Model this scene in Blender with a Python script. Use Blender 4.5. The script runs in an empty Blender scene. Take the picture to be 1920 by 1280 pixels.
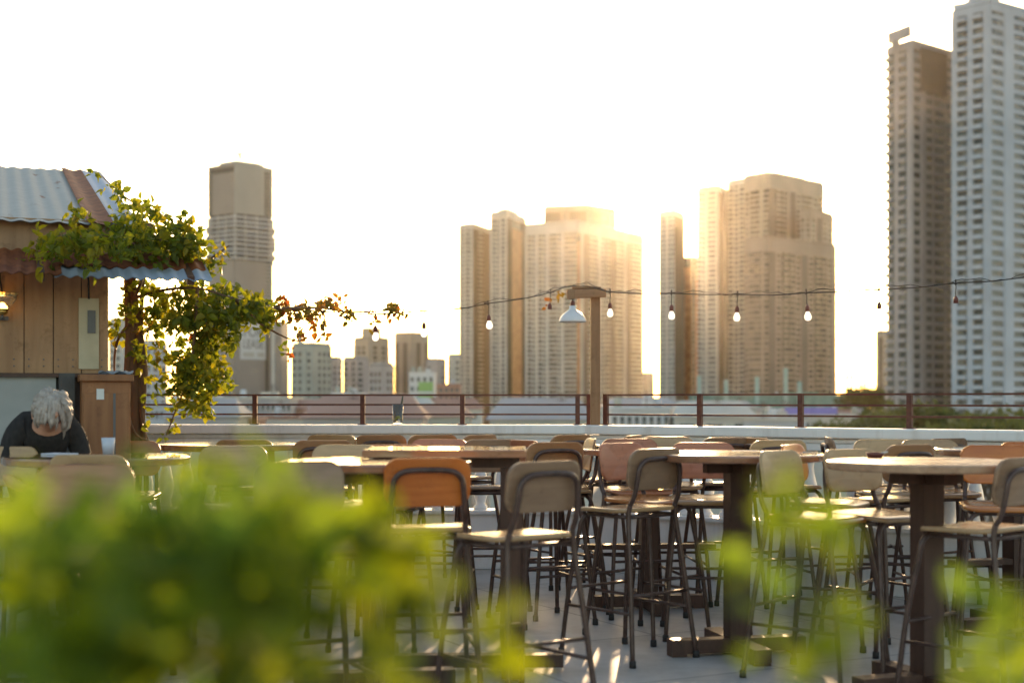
import bpy, bmesh, math, random
from mathutils import Vector, Matrix, Euler
R = math.radians
rnd = random.Random(7)

# ------------------------------------------------------------------ camera, sky, sun, exposure
sc = bpy.context.scene
col = sc.collection
F, H, HY = 2667.0, 1.3, 750.0            # focal length in photo pixels, eye height, horizon row

cam_d = bpy.data.cameras.new("camera")
cam = bpy.data.objects.new("camera", cam_d)
col.objects.link(cam)
cam.location = (0, 0, H)
cam.rotation_euler = (R(90), 0, 0)
cam_d.sensor_width = 36.0
cam_d.lens = 50.0
cam_d.shift_y = 110.0 / 1920.0
cam_d.clip_start = 0.05
cam_d.clip_end = 8000
cam_d.dof.use_dof = True
cam_d.dof.focus_distance = 9.8
cam_d.dof.aperture_fstop = 1.8
sc.camera = cam

SUN_AZ, SUN_EL = 6.62, 7.95
world = bpy.data.worlds.new("World")
sc.world = world
world.use_nodes = True
wn = world.node_tree
bg = wn.nodes["Background"]
sky = wn.nodes.new("ShaderNodeTexSky")
sky.sky_type = 'NISHITA'
sky.sun_disc = False
sky.sun_elevation = R(SUN_EL)
sky.sun_rotation = R(SUN_AZ)
sky.air_density = 1.0
sky.dust_density = 2.2
sky.ozone_density = 0.5
wn.links.new(sky.outputs[0], bg.inputs[0])
bg.inputs[1].default_value = 0.14

sun_l = bpy.data.lights.new("sun", 'SUN')
sun_l.energy = 2.0
sun_l.angle = R(0.5)
sun_l.color = (1.0, 0.66, 0.36)
sun_o = bpy.data.objects.new("sun", sun_l)
col.objects.link(sun_o)
sdir = Vector((math.sin(R(SUN_AZ)) * math.cos(R(SUN_EL)), math.cos(R(SUN_AZ)) * math.cos(R(SUN_EL)), math.sin(R(SUN_EL))))
sun_o.rotation_euler = sdir.to_track_quat('Z', 'Y').to_euler()
sun_o.location = (0, 0, 60)

sc.view_settings.view_transform = 'Standard'
sc.view_settings.look = 'None'
sc.view_settings.exposure = 1.6
sc.view_settings.gamma = 1.0
try:
    sc.cycles.use_denoising = True
    sc.cycles.denoiser = 'OPENIMAGEDENOISE'
    sc.cycles.max_bounces = 7
    sc.cycles.transparent_max_bounces = 12
    sc.cycles.sample_clamp_indirect = 6
except Exception:
    pass


# ------------------------------------------------------------------ helpers
def W(px, py, d):
    return Vector(((px - 960) / F * d, d, H + (HY - py) / F * d))


def WX(px, d):
    return (px - 960) / F * d


def WZ(py, d):
    return H + (HY - py) / F * d


class MB:
    """collects vertices and faces, then links them as one mesh object"""
    def __init__(s):
        s.v, s.f, s.mi, s.t = [], [], [], []

    def add(s, vs, fs, mi=0, tint=0.5):
        o = len(s.v)
        s.v += [tuple(v) for v in vs]
        s.f += [tuple(i + o for i in f) for f in fs]
        s.mi += [mi] * len(fs)
        s.t += [tint] * len(fs)

    def box(s, c, sz, mat=None, mi=0, tint=0.5):
        x, y, z = sz[0] / 2, sz[1] / 2, sz[2] / 2
        vs = [Vector(p) for p in ((-x, -y, -z), (x, -y, -z), (x, y, -z), (-x, y, -z), (-x, -y, z), (x, -y, z), (x, y, z), (-x, y, z))]
        if mat is not None:
            vs = [mat @ v for v in vs]
        c = Vector(c)
        s.add([v + c for v in vs], [(3, 2, 1, 0), (4, 5, 6, 7), (0, 1, 5, 4), (1, 2, 6, 5), (2, 3, 7, 6), (3, 0, 4, 7)], mi, tint)

    def prism(s, poly, z0, z1, mi=0):
        n = len(poly)
        vs = [(p[0], p[1], z0) for p in poly] + [(p[0], p[1], z1) for p in poly]
        fs = [tuple(range(n - 1, -1, -1)), tuple(range(n, 2 * n))]
        fs += [(i, (i + 1) % n, n + (i + 1) % n, n + i) for i in range(n)]
        s.add(vs, fs, mi)

    def beam(s, a, b, w, h, up=(0, 0, 1), mi=0):
        a, b = Vector(a), Vector(b)
        d = (b - a).normalized()
        u = Vector(up)
        r = d.cross(u).normalized()
        u = r.cross(d).normalized()
        r, u = r * w / 2, u * h / 2
        vs = [a - r - u, a + r - u, a + r + u, a - r + u, b - r - u, b + r - u, b + r + u, b - r + u]
        s.add(vs, [(0, 1, 2, 3), (7, 6, 5, 4), (4, 5, 1, 0), (5, 6, 2, 1), (6, 7, 3, 2), (7, 4, 0, 3)], mi)

    def tube(s, pts, r, n=8, closed=False, mi=0, cap=True):
        pts = [Vector(p) for p in pts]
        m = len(pts)
        rs = r if isinstance(r, (list, tuple)) else [r] * m
        vs, prev = [], None
        for i, p in enumerate(pts):
            if closed:
                d = pts[(i + 1) % m] - pts[i - 1]
            else:
                d = pts[min(i + 1, m - 1)] - pts[max(i - 1, 0)]
            d = d.normalized()
            if prev is None:
                a = Vector((0, 0, 1)) if abs(d.z) < 0.9 else Vector((1, 0, 0))
                nx = d.cross(a).normalized()
            else:
                nx = (prev - d * prev.dot(d)).normalized()
            prev = nx
            ny = d.cross(nx)
            for k in range(n):
                t = 2 * math.pi * k / n
                vs.append(p + (nx * math.cos(t) + ny * math.sin(t)) * rs[i])
        fs = []
        for i in range(m if closed else m - 1):
            j = (i + 1) % m
            for k in range(n):
                l = (k + 1) % n
                fs.append((i * n + k, i * n + l, j * n + l, j * n + k))
        if not closed and cap:
            fs.append(tuple(range(n - 1, -1, -1)))
            fs.append(tuple((m - 1) * n + k for k in range(n)))
        s.add(vs, fs, mi)

    def lathe(s, prof, c=(0, 0, 0), n=20, mi=0):
        c = Vector(c)
        vs = []
        for r, z in prof:
            for k in range(n):
                t = 2 * math.pi * k / n
                vs.append(c + Vector((r * math.cos(t), r * math.sin(t), z)))
        fs = []
        for i in range(len(prof) - 1):
            for k in range(n):
                l = (k + 1) % n
                fs.append((i * n + k, i * n + l, (i + 1) * n + l, (i + 1) * n + k))
        s.add(vs, fs, mi)

    def mesh(s, name, mats, smooth=False, tint=False):
        me = bpy.data.meshes.new(name)
        me.from_pydata(s.v, [], s.f)
        for m in (mats if isinstance(mats, (list, tuple)) else [mats]):
            me.materials.append(m)
        me.polygons.foreach_set("material_index", s.mi)
        if smooth:
            me.polygons.foreach_set("use_smooth", [True] * len(s.f))
        if tint:
            a = me.attributes.new("tint", 'FLOAT', 'FACE')
            a.data.foreach_set("value", s.t)
        me.update()
        return me

    def obj(s, name, mats, parent=None, smooth=False, tint=False):
        return link(name, s.mesh(name, mats, smooth, tint), parent)


def link(name, me, parent=None):
    o = bpy.data.objects.new(name, me)
    col.objects.link(o)
    if parent is not None:
        o.parent = parent
    return o


def tag(o, label=None, cat=None, group=None, kind=None):
    if label: o["label"] = label
    if cat: o["category"] = cat
    if group: o["group"] = group
    if kind: o["kind"] = kind
    return o


def thing(name, loc, label, cat, group=None, rz=0.0):
    o = bpy.data.objects.new(name, None)
    col.objects.link(o)
    o.empty_display_size = 0.1
    o.location = loc
    o.rotation_euler = (0, 0, rz)
    return tag(o, label, cat, group)


def bevel(o, w=0.004, seg=2):
    m = o.modifiers.new("bevel", 'BEVEL')
    m.width = w
    m.segments = seg
    m.limit_method = 'ANGLE'
    m.angle_limit = R(40)
    return o


# ------------------------------------------------------------------ materials
def nodes(name):
    m = bpy.data.materials.new(name)
    m.use_nodes = True
    nt = m.node_tree
    return m, nt, nt.nodes["Principled BSDF"]


def mat_noise(name, c1, c2, scale=6.0, rough=0.6, metal=0.0, bump=0.0, detail=5.0, spec=None, coord='Object', stretch=None):
    m, nt, b = nodes(name)
    tc = nt.nodes.new("ShaderNodeTexCoord")
    n = nt.nodes.new("ShaderNodeTexNoise")
    n.inputs["Scale"].default_value = scale
    n.inputs["Detail"].default_value = detail
    src = tc.outputs[coord]
    if stretch:
        mp = nt.nodes.new("ShaderNodeMapping")
        mp.inputs["Scale"].default_value = stretch
        nt.links.new(src, mp.inputs[0])
        src = mp.outputs[0]
    nt.links.new(src, n.inputs["Vector"])
    r = nt.nodes.new("ShaderNodeValToRGB")
    r.color_ramp.elements[0].position = 0.32
    r.color_ramp.elements[1].position = 0.68
    r.color_ramp.elements[0].color = (*c1, 1)
    r.color_ramp.elements[1].color = (*c2, 1)
    nt.links.new(n.outputs[0], r.inputs[0])
    nt.links.new(r.outputs[0], b.inputs["Base Color"])
    b.inputs["Roughness"].default_value = rough
    b.inputs["Metallic"].default_value = metal
    if spec is not None:
        b.inputs["Specular IOR Level"].default_value = spec
    if bump:
        bp = nt.nodes.new("ShaderNodeBump")
        bp.inputs["Strength"].default_value = bump
        bp.inputs["Distance"].default_value = 0.01
        nt.links.new(n.outputs[0], bp.inputs["Height"])
        nt.links.new(bp.outputs[0], b.inputs["Normal"])
    return m


def mat_wood(name, c1, c2, axis='X', scale=5.0, rough=0.4, spec=0.5, ring=0.0):
    """grain stretched along one object axis, shifted per object so that copies differ"""
    m, nt, b = nodes(name)
    tc = nt.nodes.new("ShaderNodeTexCoord")
    oi = nt.nodes.new("ShaderNodeObjectInfo")
    sh = nt.nodes.new("ShaderNodeVectorMath")
    sh.operation = 'SCALE'
    cb = nt.nodes.new("ShaderNodeCombineXYZ")
    for i in range(3):
        nt.links.new(oi.outputs["Random"], cb.inputs[i])
    nt.links.new(cb.outputs[0], sh.inputs[0])
    sh.inputs["Scale"].default_value = 37.0
    ad = nt.nodes.new("ShaderNodeVectorMath")
    nt.links.new(tc.outputs["Object"], ad.inputs[0])
    nt.links.new(sh.outputs[0], ad.inputs[1])
    mp = nt.nodes.new("ShaderNodeMapping")
    st = [scale * 5] * 3
    st['XYZ'.index(axis)] = scale * 0.45
    mp.inputs["Scale"].default_value = st
    nt.links.new(ad.outputs[0], mp.inputs[0])
    n = nt.nodes.new("ShaderNodeTexNoise")
    n.inputs["Scale"].default_value = 1.0
    n.inputs["Detail"].default_value = 8
    n.inputs["Distortion"].default_value = 0.6
    nt.links.new(mp.outputs[0], n.inputs["Vector"])
    n2 = nt.nodes.new("ShaderNodeTexNoise")
    n2.inputs["Scale"].default_value = 4.0
    n2.inputs["Detail"].default_value = 4
    nt.links.new(ad.outputs[0], n2.inputs["Vector"])
    mx = nt.nodes.new("ShaderNodeMath")
    mx.operation = 'MULTIPLY_ADD'
    nt.links.new(n.outputs[0], mx.inputs[0])
    mx.inputs[1].default_value = 0.65
    m2 = nt.nodes.new("ShaderNodeMath")
    m2.operation = 'MULTIPLY'
    nt.links.new(n2.outputs[0], m2.inputs[0])
    m2.inputs[1].default_value = 0.35
    nt.links.new(m2.outputs[0], mx.inputs[2])
    r = nt.nodes.new("ShaderNodeValToRGB")
    r.color_ramp.elements[0].position = 0.33
    r.color_ramp.elements[1].position = 0.66
    r.color_ramp.elements[0].color = (*c1, 1)
    r.color_ramp.elements[1].color = (*c2, 1)
    nt.links.new(mx.outputs[0], r.inputs[0])
    hv = nt.nodes.new("ShaderNodeHueSaturation")
    mv = nt.nodes.new("ShaderNodeMapRange")
    mv.inputs["To Min"].default_value = 0.82
    mv.inputs["To Max"].default_value = 1.16
    nt.links.new(oi.outputs["Random"], mv.inputs["Value"])
    nt.links.new(mv.outputs[0], hv.inputs["Value"])
    nt.links.new(r.outputs[0], hv.inputs["Color"])
    n3 = nt.nodes.new("ShaderNodeTexNoise")
    n3.inputs["Scale"].default_value = 11.0
    n3.inputs["Detail"].default_value = 9
    n3.inputs["Roughness"].default_value = 0.75
    nt.links.new(ad.outputs[0], n3.inputs["Vector"])
    r3 = nt.nodes.new("ShaderNodeValToRGB")
    r3.color_ramp.elements[0].position = 0.30
    r3.color_ramp.elements[0].color = (0.55, 0.50, 0.46, 1)
    r3.color_ramp.elements[1].position = 0.46
    r3.color_ramp.elements[1].color = (1, 1, 1, 1)
    nt.links.new(n3.outputs[0], r3.inputs[0])
    wm = nt.nodes.new("ShaderNodeMix")
    wm.data_type = 'RGBA'
    wm.blend_type = 'MULTIPLY'
    wm.inputs[0].default_value = 0.8
    nt.links.new(hv.outputs[0], wm.inputs[6])
    nt.links.new(r3.outputs[0], wm.inputs[7])
    nt.links.new(wm.outputs[2], b.inputs["Base Color"])
    rr = nt.nodes.new("ShaderNodeMapRange")
    rr.inputs["To Min"].default_value = max(0.05, rough - 0.12)
    rr.inputs["To Max"].default_value = rough + 0.14
    nt.links.new(n2.outputs[0], rr.inputs["Value"])
    nt.links.new(rr.outputs[0], b.inputs["Roughness"])
    b.inputs["Specular IOR Level"].default_value = spec
    bp = nt.nodes.new("ShaderNodeBump")
    bp.inputs["Strength"].default_value = 0.12
    bp.inputs["Distance"].default_value = 0.004
    nt.links.new(n.outputs[0], bp.inputs["Height"])
    nt.links.new(bp.outputs[0], b.inputs["Normal"])
    return m


def mat_leaf(name, cols, trans=0.5, rough=0.45, hue=0.475, val=1.7):
    """leaf colour from the per-leaf tint attribute; light passes through the blade"""
    m, nt, b = nodes(name)
    at = nt.nodes.new("ShaderNodeAttribute")
    at.attribute_name = "tint"
    r = nt.nodes.new("ShaderNodeValToRGB")
    e = r.color_ramp.elements
    e[0].color = (*cols[0], 1)
    e[1].color = (*cols[-1], 1)
    for i, c in enumerate(cols[1:-1]):
        el = e.new((i + 1) / (len(cols) - 1))
        el.color = (*c, 1)
    nt.links.new(at.outputs["Fac"], r.inputs[0])
    nt.links.new(r.outputs[0], b.inputs["Base Color"])
    b.inputs["Roughness"].default_value = rough
    b.inputs["Specular IOR Level"].default_value = 0.3
    tr = nt.nodes.new("ShaderNodeBsdfTranslucent")
    hs = nt.nodes.new("ShaderNodeHueSaturation")
    hs.inputs["Hue"].default_value = hue
    hs.inputs["Saturation"].default_value = 1.1
    hs.inputs["Value"].default_value = val
    nt.links.new(r.outputs[0], hs.inputs["Color"])
    nt.links.new(hs.outputs[0], tr.inputs["Color"])
    mx = nt.nodes.new("ShaderNodeMixShader")
    mx.inputs[0].default_value = trans
    nt.links.new(b.outputs[0], mx.inputs[1])
    nt.links.new(tr.outputs[0], mx.inputs[2])
    nt.links.new(mx.outputs[0], nt.nodes["Material Output"].inputs[0])
    return m


def mat_windows(name, dark, light, fw=2.6, fh=3.1, rough=0.25):
    """dark glazing whose cells (curtains, blinds, lamps off) differ window by window"""
    m, nt, b = nodes(name)
    tc = nt.nodes.new("ShaderNodeTexCoord")
    mp = nt.nodes.new("ShaderNodeVectorMath")
    mp.operation = 'DIVIDE'
    mp.inputs[1].default_value = (fw, fw, fh)
    nt.links.new(tc.outputs["Object"], mp.inputs[0])
    fl = nt.nodes.new("ShaderNodeVectorMath")
    fl.operation = 'FLOOR'
    nt.links.new(mp.outputs[0], fl.inputs[0])
    w = nt.nodes.new("ShaderNodeTexWhiteNoise")
    nt.links.new(fl.outputs[0], w.inputs["Vector"])
    r = nt.nodes.new("ShaderNodeValToRGB")
    r.color_ramp.elements[0].position = 0.15
    r.color_ramp.elements[0].color = (*dark, 1)
    r.color_ramp.elements[1].position = 1.0
    r.color_ramp.elements[1].color = (*light, 1)
    nt.links.new(w.outputs["Value"], r.inputs[0])
    nt.links.new(r.outputs[0], b.inputs["Base Color"])
    b.inputs["Roughness"].default_value = rough
    return m


def mat_plain(name, c, rough=0.5, metal=0.0, spec=None, emit=None, es=0.0, trans=0.0):
    m, nt, b = nodes(name)
    b.inputs["Base Color"].default_value = (*c, 1)
    b.inputs["Roughness"].default_value = rough
    b.inputs["Metallic"].default_value = metal
    if spec is not None:
        b.inputs["Specular IOR Level"].default_value = spec
    if emit:
        b.inputs["Emission Color"].default_value = (*emit, 1)
        b.inputs["Emission Strength"].default_value = es
    if trans:
        b.inputs["Transmission Weight"].default_value = trans
    return m


def mat_rusty(name, base1, base2, rust1, rust2, bias=0.5, scale=2.2, stretch=(6, 1.2, 1.2), metal=0.5):
    m, nt, b = nodes(name)
    tc = nt.nodes.new("ShaderNodeTexCoord")
    mp = nt.nodes.new("ShaderNodeMapping")
    mp.inputs["Scale"].default_value = stretch
    nt.links.new(tc.outputs["Object"], mp.inputs[0])
    n = nt.nodes.new("ShaderNodeTexNoise")
    n.inputs["Scale"].default_value = scale
    n.inputs["Detail"].default_value = 7
    nt.links.new(mp.outputs[0], n.inputs["Vector"])
    n2 = nt.nodes.new("ShaderNodeTexNoise")
    n2.inputs["Scale"].default_value = 14
    n2.inputs["Detail"].default_value = 6
    nt.links.new(tc.outputs["Object"], n2.inputs["Vector"])
    ra = nt.nodes.new("ShaderNodeValToRGB")
    ra.color_ramp.elements[0].color = (*base1, 1)
    ra.color_ramp.elements[1].color = (*base2, 1)
    nt.links.new(n2.outputs[0], ra.inputs[0])
    rb = nt.nodes.new("ShaderNodeValToRGB")
    rb.color_ramp.elements[0].position = 0.3
    rb.color_ramp.elements[1].position = 0.7
    rb.color_ramp.elements[0].color = (*rust1, 1)
    rb.color_ramp.elements[1].color = (*rust2, 1)
    nt.links.new(n2.outputs[0], rb.inputs[0])
    rf = nt.nodes.new("ShaderNodeValToRGB")
    rf.color_ramp.elements[0].position = bias - 0.06
    rf.color_ramp.elements[1].position = bias + 0.08
    nt.links.new(n.outputs[0], rf.inputs[0])
    mx = nt.nodes.new("ShaderNodeMix")
    mx.data_type = 'RGBA'
    nt.links.new(rf.outputs[0], mx.inputs[0])
    nt.links.new(ra.outputs[0], mx.inputs[6])
    nt.links.new(rb.outputs[0], mx.inputs[7])
    nt.links.new(mx.outputs[2], b.inputs["Base Color"])
    b.inputs["Roughness"].default_value = 0.7
    b.inputs["Specular IOR Level"].default_value = 0.25
    inv = nt.nodes.new("ShaderNodeMath")
    inv.operation = 'MULTIPLY_ADD'
    inv.inputs[1].default_value = -metal
    inv.inputs[2].default_value = metal
    nt.links.new(rf.outputs[0], inv.inputs[0])
    nt.links.new(inv.outputs[0], b.inputs["Metallic"])
    return m


M = {}
M['floor'] = mat_noise("floor_concrete", (0.46, 0.44, 0.41), (0.58, 0.555, 0.52), 1.6, 0.62, bump=0.05, detail=9)
M['white_wall'] = mat_noise("white_paint", (0.78, 0.775, 0.75), (0.86, 0.855, 0.83), 3.0, 0.45, bump=0.05, detail=8)
def add_joints(m, size, width, dark):
    nt = m.node_tree
    b = nt.nodes["Principled BSDF"]
    src = b.inputs["Base Color"].links[0].from_socket
    tc = nt.nodes.new("ShaderNodeTexCoord")
    br = nt.nodes.new("ShaderNodeTexBrick")
    br.offset = 0.0
    br.inputs["Scale"].default_value = 1.0
    br.inputs["Brick Width"].default_value = size
    br.inputs["Row Height"].default_value = size
    br.inputs["Mortar Size"].default_value = width
    br.inputs["Color1"].default_value = (1, 1, 1, 1)
    br.inputs["Color2"].default_value = (0.9, 0.9, 0.9, 1)
    br.inputs["Mortar"].default_value = (dark, dark, dark, 1)
    mp = nt.nodes.new("ShaderNodeMapping")
    mp.inputs["Rotation"].default_value = (0, 0, R(-28))
    nt.links.new(tc.outputs["Object"], mp.inputs[0])
    nt.links.new(mp.outputs[0], br.inputs["Vector"])
    n = nt.nodes.new("ShaderNodeTexNoise")
    n.inputs["Scale"].default_value = 0.9
    n.inputs["Detail"].default_value = 10
    n.inputs["Roughness"].default_value = 0.7
    nt.links.new(tc.outputs["Object"], n.inputs["Vector"])
    r = nt.nodes.new("ShaderNodeValToRGB")
    r.color_ramp.elements[0].position = 0.35
    r.color_ramp.elements[0].color = (0.62, 0.59, 0.55, 1)
    r.color_ramp.elements[1].position = 0.55
    r.color_ramp.elements[1].color = (1, 1, 1, 1)
    nt.links.new(n.outputs[0], r.inputs[0])
    for other in (br.outputs[0], r.outputs[0]):
        mx = nt.nodes.new("ShaderNodeMix")
        mx.data_type = 'RGBA'
        mx.blend_type = 'MULTIPLY'
        mx.inputs[0].default_value = 1.0
        nt.links.new(src, mx.inputs[6])
        nt.links.new(other, mx.inputs[7])
        src = mx.outputs[2]
    nt.links.new(src, b.inputs["Base Color"])


def add_streaks(m, amount=0.8):
    nt = m.node_tree
    b = nt.nodes["Principled BSDF"]
    src = b.inputs["Base Color"].links[0].from_socket
    tc = nt.nodes.new("ShaderNodeTexCoord")
    mp = nt.nodes.new("ShaderNodeMapping")
    mp.inputs["Scale"].default_value = (5, 5, 0.7)
    nt.links.new(tc.outputs["Object"], mp.inputs[0])
    n = nt.nodes.new("ShaderNodeTexNoise")
    n.inputs["Scale"].default_value = 1.4
    n.inputs["Detail"].default_value = 9
    n.inputs["Roughness"].default_value = 0.65
    nt.links.new(mp.outputs[0], n.inputs["Vector"])
    r = nt.nodes.new("ShaderNodeValToRGB")
    r.color_ramp.elements[0].position = 0.30
    r.color_ramp.elements[0].color = (0.60, 0.56, 0.50, 1)
    r.color_ramp.elements[1].position = 0.50
    r.color_ramp.elements[1].color = (1, 1, 1, 1)
    nt.links.new(n.outputs[0], r.inputs[0])
    mx = nt.nodes.new("ShaderNodeMix")
    mx.data_type = 'RGBA'
    mx.blend_type = 'MULTIPLY'
    mx.inputs[0].default_value = amount
    nt.links.new(src, mx.inputs[6])
    nt.links.new(r.outputs[0], mx.inputs[7])
    nt.links.new(mx.outputs[2], b.inputs["Base Color"])


add_joints(M['floor'], 1.1, 0.008, 0.5)
add_streaks(M['white_wall'], 0.5)
M['rail'] = mat_noise("rusty_rail", (0.075, 0.022, 0.014), (0.14, 0.045, 0.024), 30, 0.55, bump=0.1)
M['tube'] = mat_noise("chair_tube", (0.060, 0.033, 0.025), (0.105, 0.060, 0.047), 25, 0.36, metal=0.2)
M['foot'] = mat_plain("rubber_foot", (0.03, 0.027, 0.025), 0.7)
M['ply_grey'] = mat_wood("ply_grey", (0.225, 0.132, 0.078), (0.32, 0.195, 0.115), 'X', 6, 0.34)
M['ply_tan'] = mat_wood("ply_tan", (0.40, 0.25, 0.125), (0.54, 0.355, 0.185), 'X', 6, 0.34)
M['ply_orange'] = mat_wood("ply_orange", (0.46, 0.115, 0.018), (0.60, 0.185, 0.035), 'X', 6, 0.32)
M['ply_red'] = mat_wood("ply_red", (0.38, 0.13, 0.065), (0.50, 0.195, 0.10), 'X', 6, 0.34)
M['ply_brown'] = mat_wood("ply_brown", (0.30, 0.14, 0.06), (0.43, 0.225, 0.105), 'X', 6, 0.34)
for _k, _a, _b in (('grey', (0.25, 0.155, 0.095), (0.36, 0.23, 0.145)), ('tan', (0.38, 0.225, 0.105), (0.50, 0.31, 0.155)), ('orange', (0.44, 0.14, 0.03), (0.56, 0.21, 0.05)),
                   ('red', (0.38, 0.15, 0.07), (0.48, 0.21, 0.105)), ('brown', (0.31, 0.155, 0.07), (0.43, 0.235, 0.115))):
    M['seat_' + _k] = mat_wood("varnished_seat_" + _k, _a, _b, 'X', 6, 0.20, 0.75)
M['table_wood'] = mat_wood("table_wood", (0.24, 0.10, 0.05), (0.38, 0.18, 0.095), 'X', 5, 0.13, 0.8)
M['table_pale'] = mat_wood("table_pale", (0.30, 0.17, 0.10), (0.42, 0.255, 0.155), 'X', 5, 0.26)
for _n in ('table_wood', 'table_pale'):
    _b = M[_n].node_tree.nodes["Principled BSDF"]
    _b.inputs["Coat Weight"].default_value = 1.0 if _n == 'table_wood' else 0.35
    _b.inputs["Coat Roughness"].default_value = 0.04 if _n == 'table_wood' else 0.15
M['dark_wood'] = mat_wood("dark_wood", (0.055, 0.025, 0.015), (0.095, 0.045, 0.028), 'Z', 5, 0.5)
M['post_wood'] = mat_wood("post_wood", (0.28, 0.14, 0.06), (0.42, 0.23, 0.11), 'Z', 5, 0.6)
M['arm_wood'] = mat_wood("arm_wood", (0.30, 0.15, 0.07), (0.46, 0.26, 0.13), 'X', 5, 0.6)
M['plank'] = mat_wood("hut_plank", (0.27, 0.145, 0.068), (0.43, 0.25, 0.125), 'Z', 3, 0.6)
M['cabinet'] = mat_wood("cabinet_wood", (0.25, 0.10, 0.035), (0.38, 0.165, 0.06), 'Z', 4, 0.45)
M['grey_panel'] = mat_noise("grey_plaster", (0.34, 0.35, 0.33), (0.45, 0.455, 0.43), 4, 0.7, bump=0.1)
M['dark_post'] = mat_noise("dark_paint", (0.05, 0.048, 0.045), (0.10, 0.095, 0.09), 8, 0.6)
M['cream'] = mat_noise("cream_board", (0.50, 0.43, 0.28), (0.60, 0.52, 0.35), 8, 0.6)
M['dark_panel'] = mat_plain("dark_plate", (0.12, 0.12, 0.12), 0.4)
M['paper'] = mat_plain("paper", (0.72, 0.74, 0.70), 0.8)
M['cloth'] = mat_noise("blue_cloth", (0.35, 0.42, 0.50), (0.55, 0.60, 0.66), 14, 0.85)
M['bark'] = mat_noise("vine_bark", (0.10, 0.055, 0.03), (0.22, 0.125, 0.07), 14, 0.85, bump=0.6, stretch=(1, 1, 0.2))
M['leaf'] = mat_leaf("vine_leaf", [(0.065, 0.090, 0.016), (0.12, 0.155, 0.022), (0.19, 0.205, 0.024), (0.29, 0.25, 0.03)], 0.6, hue=0.488, val=1.6)
M['leaf_red'] = mat_leaf("creeper_leaf", [(0.13, 0.12, 0.02), (0.24, 0.17, 0.03), (0.32, 0.14, 0.04)], 0.5)
M['leaf_front'] = mat_leaf("potted_leaf", [(0.115, 0.150, 0.028), (0.155, 0.190, 0.026), (0.195, 0.225, 0.018), (0.23, 0.255, 0.014)], 0.66, hue=0.499, val=1.45)
M['leaf_front2'] = mat_leaf("potted_leaf_dark", [(0.10, 0.160, 0.034), (0.145, 0.205, 0.034), (0.185, 0.235, 0.026), (0.22, 0.26, 0.02)], 0.68, hue=0.502, val=1.5)
M['stem'] = mat_noise("green_stem", (0.10, 0.12, 0.03), (0.16, 0.15, 0.05), 20, 0.6)
M['tree'] = mat_leaf("tree_leaf", [(0.055, 0.070, 0.026), (0.085, 0.105, 0.032), (0.125, 0.14, 0.040)], 0.35)
M['trunk'] = mat_noise("tree_bark", (0.09, 0.065, 0.045), (0.17, 0.12, 0.08), 6, 0.9)
M['cable'] = mat_plain("cable", (0.035, 0.025, 0.02), 0.5)
M['socket'] = mat_plain("socket", (0.14, 0.035, 0.025), 0.45)
M['bulb'] = mat_plain("lit_bulb", (0.95, 0.92, 0.85), 0.2, emit=(1.0, 0.86, 0.66), es=0.5)
M['enamel'] = mat_noise("white_enamel", (0.72, 0.73, 0.74), (0.80, 0.80, 0.80), 10, 0.25)
M['brass'] = mat_plain("brass", (0.55, 0.36, 0.10), 0.25, metal=1.0)
M['warm_bulb'] = mat_plain("warm_bulb", (1, 0.75, 0.3), 0.3, emit=(1.0, 0.52, 0.12), es=3.2)
M['glass'] = mat_plain("clear_glass", (0.95, 0.97, 0.95), 0.03, trans=0.92)
M['milk'] = mat_noise("milky_drink", (0.78, 0.72, 0.55), (0.85, 0.80, 0.66), 30, 0.5)
M['straw'] = mat_plain("dark_straw", (0.07, 0.065, 0.04), 0.4)
M['lime'] = mat_noise("lime_wedge", (0.14, 0.16, 0.03), (0.24, 0.24, 0.06), 50, 0.5)
M['soil'] = mat_noise("soil", (0.05, 0.035, 0.025), (0.10, 0.07, 0.05), 20, 0.95)
M['planter'] = mat_wood("planter_wood", (0.18, 0.10, 0.05), (0.30, 0.17, 0.09), 'X', 4, 0.6)
M['skin'] = mat_noise("skin", (0.52, 0.27, 0.17), (0.60, 0.32, 0.21), 20, 0.5)
M['tee'] = mat_noise("black_cotton", (0.018, 0.016, 0.015), (0.032, 0.028, 0.026), 40, 0.9)
M['trouser'] = mat_noise("dark_trousers", (0.03, 0.03, 0.035), (0.05, 0.05, 0.055), 40, 0.9)
M['hair'] = mat_noise("pale_hair", (0.30, 0.25, 0.21), (0.50, 0.44, 0.38), 50, 0.55, stretch=(1, 0.15, 1))
M['hair_dark'] = mat_noise("dark_hair_root", (0.06, 0.045, 0.04), (0.12, 0.09, 0.08), 40, 0.6)
M['shoe'] = mat_plain("shoe", (0.05, 0.05, 0.05), 0.6)
M['menu'] = mat_plain("blue_white_card", (0.55, 0.60, 0.68), 0.5)
M['ground'] = mat_noise("city_ground", (0.16, 0.15, 0.13), (0.26, 0.24, 0.21), 0.02, 0.9)

# ------------------------------------------------------------------ setting: ground and terrace slab
gb = MB()
gb.add([(-2600, -600, -20), (2600, -600, -20), (2600, 3400, -20), (-2600, 3400, -20)], [(0, 1, 2, 3)])
tag(gb.obj("ground", M['ground']), kind='structure')

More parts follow.
